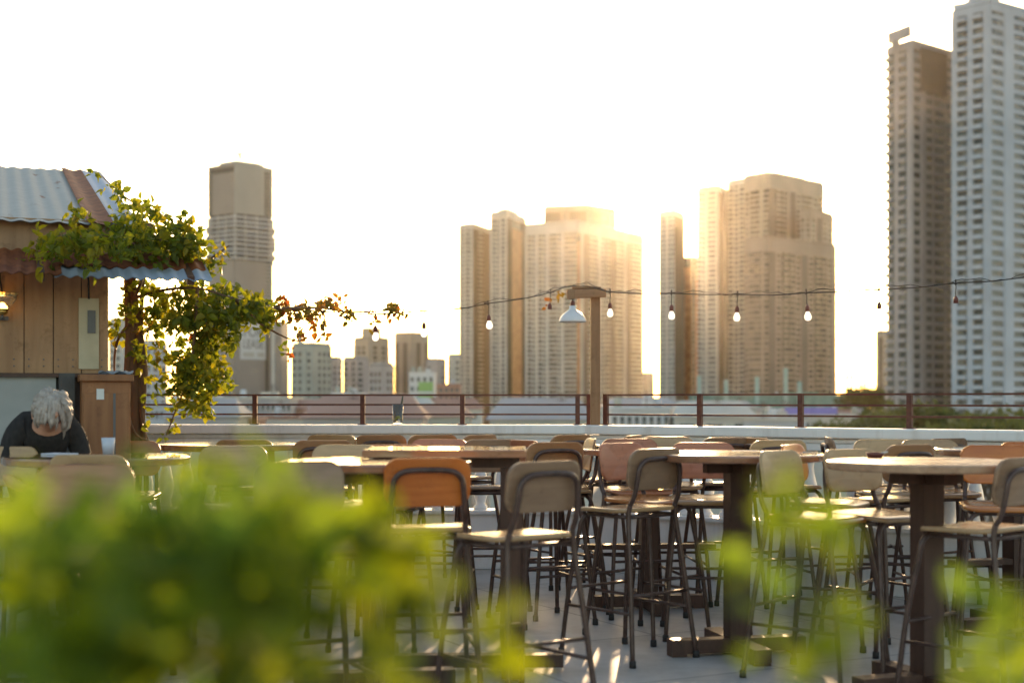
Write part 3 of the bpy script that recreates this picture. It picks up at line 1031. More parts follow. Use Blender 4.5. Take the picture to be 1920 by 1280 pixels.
corrugated(-0.31, 0.53, 0.0, 2.186, -0.34, 2.063, 0.076, 0.0075, ragged=0.03).obj("eave_sheet", tin_rust, hut, smooth=True)
corrugated(-0.33, 0.54, -0.20, 2.108, -0.52, 1.990, 0.076, 0.0075, ragged=0.012).obj("eave_patch", tin_blue, hut, smooth=True)

m = MB(); m.lathe([(0, 0.0), (0.005, 0.0), (0.004, 0.003), (0, 0.004)], (0, 0, 0), 6)
m.v = [(v[0], -v[2], v[1]) for v in m.v]
nail_me = m.mesh("nail", M['dark_panel'])
for kx in range(10):
    for zz in (1.50, 1.54, 2.14):
        o = link("nail", nail_me, hut); o.location = (-0.04 - kx * 0.0825, -0.0005, zz)
m = MB(); m.tube(smooth_path([(-0.60, -0.02, 1.92), (-0.60, -0.012, 2.10), (-0.40, -0.012, 2.13), (-0.15, -0.012, 2.11), (-0.115, -0.02, 1.90)], 4), 0.006, n=6); m.obj("wall_cable", M['cable'], hut, smooth=True)

cab = hut_thing("wooden_cabinet", -0.03, -0.12, 0, "reddish wooden cabinet with a small white notice, below the hut corner", "cabinet")
m = MB(); m.box((0, 0, 0.71), (0.27, 0.22, 1.40)); bevel(m.obj("body", M['cabinet'], cab), 0.004)
m = MB(); m.box((0, -0.008, 1.43), (0.30, 0.27, 0.04)); bevel(m.obj("top", M['cabinet'], cab), 0.004)
m = MB(); m.box((-0.045, -0.116, 0.70), (0.165, 0.012, 1.28)); bevel(m.obj("door", M['cabinet'], cab), 0.003)
m = MB(); m.box((0.088, -0.116, 0.70), (0.075, 0.012, 1.28)); bevel(m.obj("side_door", M['cabinet'], cab), 0.003)
m = MB(); m.box((0.044, -0.114, 0.70), (0.014, 0.012, 1.28)); m.obj("metal_strip", M['dark_panel'], cab)
m = MB(); m.box((-0.035, -0.1235, 1.335), (0.042, 0.002, 0.062)); m.obj("notice", M['paper'], cab)
cl = MB()
cl.add(*(lambda n=10: ([((i / n - .5) * 0.19, (j / n - .5) * 0.16, 0.010 + 0.010 * math.sin(i * 1.3 + j) + 0.006 * math.sin(j * 2.1)) for j in range(n + 1) for i in range(n + 1)]
                       + [((i / n - .5) * 0.19, (j / n - .5) * 0.16, 0.0) for j in range(n + 1) for i in range(n + 1)],
                       [(j * 11 + i, j * 11 + i + 1, j * 11 + i + 12, j * 11 + i + 11) for j in range(n) for i in range(n)]
                       + [(121 + j * 11 + i, 121 + j * 11 + i + 11, 121 + j * 11 + i + 12, 121 + j * 11 + i + 1) for j in range(n) for i in range(n)]))())
c = cl.obj("folded_cloth", M['cloth'], smooth=True)
p = HO + HU * 0.03 + HV * -0.13
c.location = (p.x, p.y, 1.451); c.rotation_euler = (0, 0, ha)
tag(c, "folded pale blue cloth lying on top of the reddish cabinet", "cloth")

sco = hut_thing("wall_lamp", -0.60, -0.005, WZ(596, 8.25), "lit brass wall lamp with warm glowing bulb on the plank wall", "lamp")
m = MB(); m.box((0, -0.012, 0.0), (0.07, 0.022, 0.022)); m.obj("back_plate", M['dark_panel'], sco)
m = MB(); m.tube([(0, -0.02, 0), (0, -0.07, -0.004), (0, -0.09, 0.018)], 0.007); m.obj("arm", M['dark_panel'], sco, smooth=True)
m = MB(); m.lathe([(0, 0.015), (0.02, 0.016), (0.03, 0.026), (0.034, 0.05), (0.032, 0.05), (0.027, 0.03), (0, 0.022)], (0, -0.09, 0), 18); m.obj("cup", M['brass'], sco, smooth=True)
m = MB(); m.lathe([(0, 0.028), (0.012, 0.03), (0.022, 0.055), (0.021, 0.075), (0.012, 0.088), (0, 0.09)], (0, -0.09, 0), 16); m.obj("bulb", M['warm_bulb'], sco, smooth=True)
m = MB()
m.lathe([(0.035, 0.05), (0.055, 0.07), (0.078, 0.105), (0.09, 0.14), (0.087, 0.14), (0.075, 0.107), (0.052, 0.073)], (0, -0.09, 0), 24)
m.obj("glass_bowl", M['glass'], sco, smooth=True)


# ------------------------------------------------------------------ leaves
def add_leaf(mb, p, direction, normal, L, Wd, tint, fold=0.25, mi=0):
    d = direction.normalized()
    n = (normal - d * normal.dot(d))
    if n.length < 1e-3:
        n = d.orthogonal()
    n.normalize()
    s = d.cross(n)
    up = n * (Wd * fold)
    droop = n * (-L * 0.12)
    v = [p, p + d * L * 0.28 + s * Wd * 0.42 + up, p + d * L * 0.62 + s * Wd * 0.36 + up * 0.7 + droop * 0.3, p + d * L + droop,
         p + d * L * 0.62 - s * Wd * 0.36 + up * 0.7 + droop * 0.3, p + d * L * 0.28 - s * Wd * 0.42 + up, p + d * L * 0.30, p + d * L * 0.64 + droop * 0.3]
    mb.add(v, [(0, 6, 1), (1, 6, 7, 2), (2, 7, 3), (0, 5, 6), (5, 4, 7, 6), (4, 3, 7)], mi, tint)


def rvec(r):
    while True:
        v = Vector((r.uniform(-1, 1), r.uniform(-1, 1), r.uniform(-1, 1)))
        if 0.05 < v.length < 1:
            return v.normalized()


def blob_leaves(mb, r, blobs, size, dthick, tint=(0.1, 0.9), droop=0.5, mi=0, dens=1.0):
    for bl in blobs:
        px, py, rx, ry, d, n = bl[:6]
        tb = bl[6] if len(bl) > 6 else 0.0
        # leaves cluster on short shoots inside the clump
        shoots = max(1, int(n * dens) // 7)
        for _ in range(shoots):
            while True:
                a, c = r.uniform(-1, 1), r.uniform(-1, 1)
                if a * a + c * c < 1: break
            base = W(px + a * rx, py + c * ry, d + r.uniform(-1, 1) * dthick)
            sd = rvec(r) * 0.6 + Vector((0, 0, -0.2))
            tt = r.uniform(*tint) + tb
            for k in range(7):
                q = base + sd * (k * size * 0.33) + rvec(r) * size * 0.45
                dr = rvec(r) + Vector((0, 0, -droop))
                L = size * r.uniform(0.65, 1.25)
                add_leaf(mb, q, dr, rvec(r), L, L * r.uniform(0.6, 0.85), min(1, max(0, tt + r.uniform(-0.2, 0.2))), mi=mi)


vine_base = Vector((WX(248, 8.75), 8.75, 0))
vine = thing("climbing_vine", vine_base, "leafy climbing vine spilling over the hut roof and along the cable", "vine")


def vloc(mb):
    mb.v = [(v[0] - vine_base.x, v[1] - vine_base.y, v[2] - vine_base.z) for v in mb.v]
    return mb


tv = MB()
for off, rr, seed in (((0, 0), 0.040, 1), ((0.035, 0.03), 0.028, 2), ((-0.03, 0.04), 0.024, 3), ((0.06, -0.01), 0.015, 4)):
    q = random.Random(seed)
    pts = []
    for k in range(12):
        z = k * 0.205
        pts.append((vine_base.x + off[0] * (1 + 0.4 * math.sin(k * 0.9 + seed)) + q.uniform(-.012, .012) - (0.03 if k < 1 else 0),
                    vine_base.y + off[1] * math.cos(k * 0.7 + seed) + q.uniform(-.012, .012), z))
    tv.tube(smooth_path(pts, 3), [rr * (1.25 - 0.45 * i / 33) for i in range(34)], n=8)
vloc(tv).obj("trunk", M['bark'], vine, smooth=True)
bv = MB()
vr = random.Random(21)
brs = [[(248, 560, 8.7), (300, 545, 8.5), (370, 540, 8.4), (440, 560, 8.6), (520, 578, 9.1)], [(248, 600, 8.7), (220, 640, 8.7), (215, 700, 8.75), (232, 760, 8.7)],
       [(252, 560, 8.7), (270, 500, 8.4), (240, 450, 8.2), (150, 440, 8.05), (70, 450, 7.95)], [(262, 640, 8.8), (275, 700, 8.8), (262, 770, 8.8), (280, 830, 8.8)],
       [(270, 500, 8.4), (300, 450, 8.5), (280, 400, 8.7), (235, 370, 9.0), (190, 330, 9.6)], [(370, 540, 8.4), (365, 620, 8.5), (355, 700, 8.5), (325, 780, 8.5), (312, 815, 8.5)],
       [(520, 578, 9.1), (600, 577, 9.7), (660, 585, 10.0), (765, 580, 10.3)], [(440, 560, 8.6), (480, 600, 8.9), (530, 630, 9.2), (560, 640, 9.4)],
       [(340, 450, 8.5), (360, 410, 8.5)], [(390, 490, 8.5), (430, 460, 8.6)], [(240, 780, 8.6), (255, 815, 8.6), (285, 828, 8.6)]]
for br in brs:
    bv.tube(smooth_path([W(*p) for p in br], 5), [0.012 - 0.009 * i / (5 * (len(br) - 1)) for i in range(5 * (len(br) - 1) + 1)], n=6)
vloc(bv).obj("branch", M['bark'], vine, smooth=True)
lv = MB()
blob_leaves(lv, vr, [
    (95, 455, 45, 22, 7.95, 110, .15), (150, 452, 40, 26, 7.95, 130, .15), (205, 452, 45, 28, 8.05, 150, .1), (150, 400, 16, 22, 7.9, 26, .3), (165, 474, 14, 14, 7.85, 20, .2),
    (250, 440, 40, 35, 8.3, 150), (285, 425, 40, 45, 8.5, 170), (335, 440, 38, 38, 8.5, 150), (300, 468, 70, 26, 8.45, 200), (365, 476, 40, 30, 8.55, 130), (395, 498, 25, 16, 8.6, 36),
    (250, 395, 22, 30, 8.8, 42), (222, 365, 14, 20, 9.1, 20), (195, 340, 10, 14, 9.5, 12), (180, 327, 8, 8, 9.7, 8), (345, 412, 8, 6, 8.5, 4), (415, 465, 20, 10, 8.6, 18, .3),
    (300, 572, 65, 20, 8.6, 120), (310, 540, 75, 18, 8.75, 130), (390, 545, 40, 20, 8.7, 80), (355, 585, 60, 28, 8.5, 190), (430, 578, 50, 32, 8.6, 200), (395, 610, 55, 40, 8.6, 220), (480, 578, 45, 22, 8.9, 140), (455, 560, 40, 20, 8.8, 90), (235, 590, 26, 40, 8.75, 60),
    (300, 630, 50, 40, 8.7, 80), (385, 660, 48, 38, 8.6, 210), (350, 690, 40, 40, 8.6, 150), (395, 700, 30, 35, 8.6, 130), (365, 735, 36, 26, 8.6, 100), (320, 735, 26, 30, 8.6, 44), (372, 765, 18, 16, 8.6, 26), (325, 770, 14, 16, 8.6, 14),
    (270, 640, 25, 40, 8.8, 40), (425, 622, 18, 20, 8.7, 30), (325, 805, 12, 14, 8.5, 12), (268, 750, 12, 18, 8.7, 18), (505, 598, 22, 14, 9.1, 34), (530, 640, 12, 14, 9.2, 10), (280, 690, 18, 25, 8.8, 22)],
    0.058, 0.22, (0.15, 0.85), dens=1.1)
vloc(lv).obj("foliage", M['leaf'], vine, tint=True)
cv = MB()
blob_leaves(cv, vr, [(540, 578, 26, 18, 9.3, 60), (575, 580, 26, 16, 9.5, 52), (610, 572, 22, 12, 9.8, 26), (640, 580, 20, 10, 9.9, 20), (600, 610, 12, 20, 9.6, 14), (680, 585, 20, 6, 10.1, 12), (725, 580, 22, 8, 10.2, 26),
                     (752, 578, 16, 7, 10.3, 16), (700, 598, 8, 8, 10.1, 5), (735, 596, 5, 5, 10.2, 4), (568, 622, 10, 14, 9.5, 10), (560, 640, 12, 6, 9.4, 8), (545, 650, 4, 8, 9.4, 4), (640, 560, 10, 10, 9.9, 6), (1025, 553, 6, 5, 10.75, 2), (1052, 545, 10, 8, 10.8, 4), (325, 615, 60, 50, 8.7, 20), (375, 605, 40, 40, 8.4, 8)],
            0.050, 0.12, (0.0, 1.0), droop=0.3, dens=1.7)
vloc(cv).obj("reddish_leaves", M['leaf_red'], vine, tint=True)

# ------------------------------------------------------------------ foreground planter and plants
PLZ = 0.62
pt = thing("planter_box", (0, 1.15, 0), "long wooden planter box below the foreground plants", "planter")
m = MB()
m.box((0, -0.20, PLZ / 2), (2.6, 0.03, PLZ)); m.box((0, 0.20, PLZ / 2), (2.6, 0.03, PLZ)); m.box((-1.285, 0, PLZ / 2), (0.03, 0.37, PLZ - 0.004)); m.box((1.285, 0, PLZ / 2), (0.03, 0.37, PLZ - 0.004))
bevel(m.obj("side_boards", M['planter'], pt), 0.004)
m = MB(); m.box((0, 0, PLZ - 0.08), (2.53, 0.36, 0.04)); m.obj("soil", M['soil'], pt)


def front_plant(label, blobs, stems, mat, size, seed, dth=0.14, tint=(0.1, 0.95), droop=-0.4, dens=0.26):
    r = random.Random(seed)
    KD = 0.85
    blobs = [(b[0], b[1] + 28, b[2], b[3], b[4] * KD) + tuple(b[5:]) for b in blobs]
    stems = [[(q[0], q[1] + 15, q[2] * KD) for q in st] for st in stems]
    p0 = stems[0][0]
    base = Vector((WX(p0[0], p0[2]), p0[2], PLZ - 0.06))
    root = thing("potted_plant", base, label, "plant", "leafy plants in the foreground planter")
    s = MB()
    for st in stems:
        w = [W(*q) for q in st]
        bot = Vector((w[0].x, w[0].y, PLZ - 0.06))
        pts = smooth_path([bot] + w, 4)
        s.tube(pts, [0.006 - 0.004 * i / (len(pts) - 1) for i in range(len(pts))], n=6)
    s.v = [(v[0] - base.x, v[1] - base.y, v[2] - base.z) for v in s.v]
    s.obj("stem", M['stem'], root, smooth=True)
    l = MB()
    blob_leaves(l, r, blobs, size * 1.1, dth, tint, droop, dens=dens)
    l.v = [(v[0] - base.x, v[1] - base.y, v[2] - base.z) for v in l.v]
    l.obj("leaves", mat, root, tint=True)
    return root


front_plant("bushy dark green plant filling the lower left corner, out of focus",
            [(60, 1030, 90, 45, 1.4, 44), (130, 1090, 160, 110, 1.35, 170), (70, 1200, 110, 90, 1.3, 120), (230, 1180, 140, 110, 1.3, 150), (300, 1020, 90, 50, 1.4, 40)],
            [[(60, 1290, 1.38), (70, 1100, 1.38), (60, 980, 1.4)], [(230, 1290, 1.33), (220, 1120, 1.33)]], M['leaf_front2'], 0.042, 41, tint=(0.1, 0.8), dens=0.40)
front_plant("tall yellow green plant left of centre, its top over the left tables, out of focus",
            [(430, 912, 90, 34, 1.45, 64), (330, 965, 140, 55, 1.4, 110), (520, 970, 110, 55, 1.4, 90), (260, 935, 60, 26, 1.45, 20), (420, 1030, 200, 80, 1.4, 150), (640, 930, 60, 30, 1.4, 12)],
            [[(400, 1290, 1.42), (410, 1080, 1.42), (430, 920, 1.44)], [(520, 1290, 1.42), (530, 1100, 1.42), (540, 960, 1.4)]], M['leaf_front2'], 0.040, 42, tint=(0.1, 0.8), dens=0.40)
front_plant("upright bright green plant in front of the left middle table, out of focus",
            [(690, 1015, 34, 36, 1.3, 50, .15), (620, 1050, 90, 60, 1.35, 60), (560, 1180, 170, 90, 1.3, 140), (400, 1190, 120, 100, 1.28, 130, .15), (700, 1100, 60, 90, 1.3, 30)],
            [[(600, 1290, 1.33), (640, 1120, 1.32), (690, 960, 1.3)], [(480, 1290, 1.3), (470, 1180, 1.3)]], M['leaf_front'], 0.042, 43, tint=(0.1, 0.9), dens=0.34)
front_plant("loose spindly plant below the big grey brown stool, out of focus",
            [(800, 1130, 70, 60, 1.3, 36), (760, 1220, 90, 60, 1.3, 56), (880, 1110, 40, 50, 1.3, 9), (870, 1200, 70, 70, 1.3, 26), (955, 1130, 26, 24, 1.3, 4)],
            [[(780, 1290, 1.32), (800, 1180, 1.31), (830, 1090, 1.3)], [(860, 1290, 1.32), (900, 1180, 1.31), (950, 1120, 1.3)]], M['leaf_front'], 0.034, 44, tint=(0.05, 0.7), dens=0.24)
front_plant("single bright sprig with few broad leaves, in front of the right middle stools",
            [(1470, 880, 10, 22, 1.3, 20), (1492, 955, 22, 22, 1.3, 22), (1425, 1050, 16, 44, 1.3, 20), (1520, 1110, 26, 44, 1.3, 40, .2), (1545, 1190, 24, 44, 1.3, 40, .2), (1500, 1230, 30, 40, 1.3, 30)],
            [[(1530, 1290, 1.32), (1500, 1120, 1.31), (1488, 980, 1.3), (1462, 860, 1.3)], [(1575, 1290, 1.32), (1550, 1120, 1.31), (1500, 1000, 1.3)]], M['leaf_front2'], 0.032, 45, dth=0.05, tint=(0.1, 0.7), dens=0.24)
front_plant("rounded leafy plant in the lower right corner, out of focus",
            [(1880, 1150, 50, 50, 1.35, 70), (1830, 1190, 60, 45, 1.35, 60, .1), (1900, 1230, 50, 60, 1.35, 70), (1790, 1240, 45, 40, 1.33, 40, .1), (1905, 1100, 25, 30, 1.4, 14)],
            [[(1850, 1290, 1.36), (1860, 1200, 1.35), (1890, 1120, 1.36)]], M['leaf_front2'], 0.026, 46, tint=(0.0, 0.6))


# ------------------------------------------------------------------ person at the left table
def skin(name, verts, edges, radii, mat, parent=None, root=0, sub=2):
    me = bpy.data.meshes.new(name)
    me.from_pydata(verts, edges, [])
    o = bpy.data.objects.new(name, me)
    col.objects.link(o)
    md = o.modifiers.new("skin", 'SKIN')
    for i, rr in enumerate(radii):
        sv = me.skin_vertices[0].data[i]
        sv.radius = (rr, rr) if not isinstance(rr, tuple) else rr
        sv.use_root = (i == root)
    ss = o.modifiers.new("sub", 'SUBSURF')
    ss.levels = ss.render_levels = sub
    dg = bpy.context.evaluated_depsgraph_get()
    ev = o.evaluated_get(dg)
    nm = bpy.data.meshes.new_from_object(ev)
    o.modifiers.clear()
    o.data = nm
    nm.name = name
    nm.materials.clear()
    nm.materials.append(mat)
    nm.polygons.foreach_set("use_smooth", [True] * len(nm.polygons))
    if parent is not None:
        o.parent = parent
    return o


PX_, PY_ = -2.565, 7.70
YAW = math.atan2(0.87, 0.5)      # local +y turns to (0.5, -0.87)
pyaw = R(-150)
per = thing("person", (PX_, PY_, -0.03), "person in black shirt with pale hair, head bowed over the left table", "person", None, pyaw)
per.scale = (0.83, 0.92, 1.0)
V = [(0, 0, 0.86), (0, 0.05, 0.98), (0, 0.12, 1.09), (0, 0.20, 1.175), (0, 0.255, 1.205), (0, 0.30, 1.235), (0, 0.345, 1.275), (0, 0.375, 1.285),   # 0-7 spine to skull
     (0.12, 0.185, 1.185), (0.195, 0.18, 1.145), (0.255, 0.19, 0.93), (0.19, 0.36, 0.885), (0.15, 0.42, 0.88),                                  # right arm 8-12
     (-0.12, 0.185, 1.185), (-0.195, 0.18, 1.145), (-0.26, 0.20, 0.93), (-0.19, 0.37, 0.885), (-0.15, 0.42, 0.88),                             # left arm 13-17
     (0.095, 0.03, 0.83), (0.12, 0.42, 0.835), (0.12, 0.40, 0.42), (0.12, 0.50, 0.385),                                                        # right leg 18-21
     (-0.095, 0.03, 0.83), (-0.12, 0.42, 0.835), (-0.12, 0.40, 0.42), (-0.12, 0.50, 0.385),                                                    # left leg 22-25
     (0, 0.425, 1.225)]                                                                                                                        # chin 26
E = [(0, 1), (1, 2), (2, 3), (3, 4), (4, 5), (5, 6), (6, 7), (3, 8), (8, 9), (9, 10), (10, 11), (11, 12), (3, 13), (13, 14), (14, 15), (15, 16), (16, 17),
     (0, 18), (18, 19), (19, 20), (20, 21), (0, 22), (22, 23), (23, 24), (24, 25), (7, 26)]
RD = [(0.14, 0.10), (0.135, 0.095), (0.15, 0.10), (0.12, 0.085), 0.058, 0.066, 0.092, 0.080, 0.075, 0.058, 0.043, 0.032, 0.028, 0.075, 0.058, 0.043, 0.032, 0.028,
      0.088, 0.062, 0.040, 0.035, 0.088, 0.062, 0.040, 0.035, 0.050]
skin("body", V, E, RD, M['skin'], per)
# hands: palm and fingers as short chains
for sgn, wrist, fwd in ((1, Vector((0.15, 0.42, 0.88)), Vector((-0.75, 0.6, -0.05))), (-1, Vector((-0.15, 0.42, 0.88)), Vector((0.75, 0.6, -0.05)))):
    fwd.normalize()
    side = fwd.cross(Vector((0, 0, 1))).normalized()
    vs, es, rs = [wrist, wrist + fwd * 0.045, wrist + fwd * 0.085], [(0, 1), (1, 2)], [(0.022, 0.016), (0.034, 0.016), (0.036, 0.014)]
    for k, ln in enumerate((0.062, 0.072, 0.066, 0.050)):
        b0 = wrist + fwd * 0.09 + side * (k - 1.5) * 0.019
        i0 = len(vs)
        vs += [b0, b0 + fwd * ln * 0.5 + Vector((0, 0, -0.004)), b0 + fwd * ln * 0.95 + Vector((0, 0, -0.016))]
        es += [(2, i0), (i0, i0 + 1), (i0 + 1, i0 + 2)]
        rs += [0.0095, 0.0088, 0.0075]
    i0 = len(vs)
    tb = wrist + fwd * 0.03 - side * sgn * 0.03
    vs += [tb, tb + fwd * 0.035 - side * sgn * 0.02, tb + fwd * 0.06 - side * sgn * 0.024]
    es += [(1, i0), (i0, i0 + 1), (i0 + 1, i0 + 2)]
    rs += [0.012, 0.010, 0.008]
    skin("hand", [tuple(v) for v in vs], es, rs, M['skin'], per, 1, 1)
# ears and nose
m = MB()
for sx in (-1, 1):
    m.tube([(sx * 0.088, 0.315, 1.275), (sx * 0.10, 0.305, 1.262), (sx * 0.098, 0.312, 1.238), (sx * 0.090, 0.325, 1.226)], [0.010, 0.014, 0.013, 0.008], n=8)
m.obj("ear", M['skin'], per, smooth=True)
m = MB(); m.tube([(0, 0.452, 1.282), (0, 0.476, 1.254), (0, 0.466, 1.240)], [0.008, 0.014, 0.009], n=8); m.obj("nose", M['skin'], per, smooth=True)
# clothing
skin("shirt", V[:4] + [(0, 0.248, 1.205)] + [V[8], V[9], (0.25, 0.188, 0.95), V[13], V[14], (-0.255, 0.198, 0.95)],
     [(0, 1), (1, 2), (2, 3), (3, 4), (3, 5), (5, 6), (6, 7), (3, 8), (8, 9), (9, 10)],
     [(0.155, 0.115), (0.152, 0.112), (0.166, 0.116), (0.136, 0.100), 0.074, 0.096, 0.078, 0.060, 0.096, 0.078, 0.060], M['tee'], per)
skin("trousers", [V[0], V[18], V[19], V[20], V[22], V[23], V[24]], [(0, 1), (1, 2), (2, 3), (0, 4), (4, 5), (5, 6)],
     [(0.15, 0.11), 0.10, 0.074, 0.052, 0.10, 0.074, 0.052], M['trouser'], per)
for sx in (-1, 1):
    skin("shoe", [(sx * 0.12, 0.37, 0.385), (sx * 0.12, 0.45, 0.378), (sx * 0.12, 0.56, 0.372)], [(0, 1), (1, 2)], [0.045, 0.046, 0.036], M['shoe'], per, 0, 1)
# hair: crown, dark parting and the long side lock
hb = MB()


def hair_cap(c, rad, rot, cut, mat, name, seed, amp=0.10):
    q = random.Random(seed)
    b = MB()
    nu, nv = 28, 14
    rm = Euler(rot).to_matrix()
    vs, fs = [], []
    for j in range(nv + 1):
        th = cut * j / nv
        for i in range(nu):
            ph = 2 * math.pi * i / nu
            k = 1 + amp * (math.sin(ph * 7 + j * 0.6) * 0.35 + q.uniform(-.35, .35)) * (j / nv)
            v = Vector((rad[0] * math.sin(th) * math.cos(ph) * k, rad[1] * math.sin(th) * math.sin(ph) * k, rad[2] * math.cos(th) * k))
            vs.append(Vector(c) + rm @ v)
    for j in range(nv):
        for i in range(nu):
            l = (i + 1) % nu
            fs.append((j * nu + i, j * nu + l, (j + 1) * nu + l, (j + 1) * nu + i))
    b.add(vs, fs)
    return b.obj(name, mat, per, smooth=True)


hair_cap((0.010, 0.352, 1.262), (0.102, 0.114, 0.112), (R(-24), R(8), 0), R(92), M['hair_dark'], "hair_roots", 5)
hq = random.Random(12)
hm_, hl_ = MB(), MB()
hc = Vector((0.010, 0.352, 1.262))
hrot = Euler((R(-38), R(4), 0)).to_matrix()


def lock(mb, th0, ph, length, rad, swell, drop):
    pts = []
    for k in range(6):
        th = th0 + length * k / 5
        v = Vector((0.098 * math.sin(th) * math.cos(ph), 0.116 * math.sin(th) * math.sin(ph), 0.114 * math.cos(th)))
        v = hrot @ v
        v *= 1.0 + swell * math.sin(math.pi * min(1, k / 4.0)) + hq.uniform(-.02, .03)
        v.z -= drop * (k / 5) ** 2
        pts.append(hc + v)
    mb.tube(pts, [rad * f for f in (0.6, 1.0, 1.05, 0.9, 0.6, 0.15)], n=6)


for k in range(330):
    ph = hq.uniform(0, 2 * math.pi)
    th0 = abs(hq.gauss(0.35, 0.4))
    if th0 > 1.35: continue
    if abs(math.atan2(math.sin(ph - 2.55), math.cos(ph - 2.55))) < 0.16 and th0 > 0.1: continue
    lock(hm_, th0, ph + hq.uniform(-.2, .2), hq.uniform(0.55, 0.95), hq.uniform(0.008, 0.014), hq.uniform(0.0, 0.10), 0.0)
hm_.obj("hair", M['hair'], per, smooth=True)
for k in range(70):
    ph = hq.uniform(2.45, 3.6)
    lock(hl_, hq.uniform(0.3, 0.9), ph, hq.uniform(0.9, 1.25), hq.uniform(0.009, 0.014), hq.uniform(0.18, 0.38), hq.uniform(0.02, 0.07))
hl_.obj("side_hair", M['hair'], per, smooth=True)
fd = Vector((0.5, -0.866))
stool_at(PX_ - fd.x * 0.02, PY_ - fd.y * 0.02, -150, 'tan', "tan stool on which the bowed person sits")
# things on that table
tx, ty = WX(182, 6.9), 6.9
m = MB(); m.box((0, 0, 0.004), (0.15, 0.10, 0.008)); o = bevel(m.obj("menu_card", M['menu']), 0.002)
o.location = (tx - 0.22, ty + 0.12, TZ + 0.001); o.rotation_euler = (0, 0, R(-25))
tag(o, "pale blue card lying on the table in front of the person", "card")
tg = thing("paper_cup", (tx - 0.02, ty + 0.26, TZ + 0.001), "small pale blue paper cup on the person's table", "cup")
m = MB(); m.lathe([(0, 0), (0.026, 0), (0.034, 0.08), (0.032, 0.08), (0.0245, 0.008), (0, 0.008)], n=20); m.obj("cup_wall", M['menu'], tg, smooth=True)


# ------------------------------------------------------------------ city: towers
def concrete(name, c, v=0.12, scale=0.08):
    return mat_noise(name, tuple(x * (1 - v) for x in c), tuple(min(1, x * (1 + v)) for x in c), scale, 0.8, detail=8)


GZ = -20.0
GLASS = mat_windows("tower_glass", (0.085, 0.085, 0.085), (0.27, 0.265, 0.24))
GLASS_W = mat_windows("tower_glass_warm", (0.06, 0.045, 0.035), (0.26, 0.21, 0.16))
SUNSET_COPPER = mat_windows("sunset_copper_glass", (0.42, 0.16, 0.06), (0.62, 0.30, 0.13), 2.0, 3.1, 0.3)  # reflected sunset orange put into the base colour; also tones the low slab
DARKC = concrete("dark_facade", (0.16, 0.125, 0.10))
NET = mat_noise("green_netting", (0.16, 0.27, 0.22), (0.24, 0.36, 0.30), 0.3, 0.9)


def edge_frame(a, b):
    a, b = Vector((a[0], a[1], 0)), Vector((b[0], b[1], 0))
    u = (b - a)
    L = u.length
    u.normalize()
    n = Vector((u.y, -u.x, 0))
    return a, u, n, L


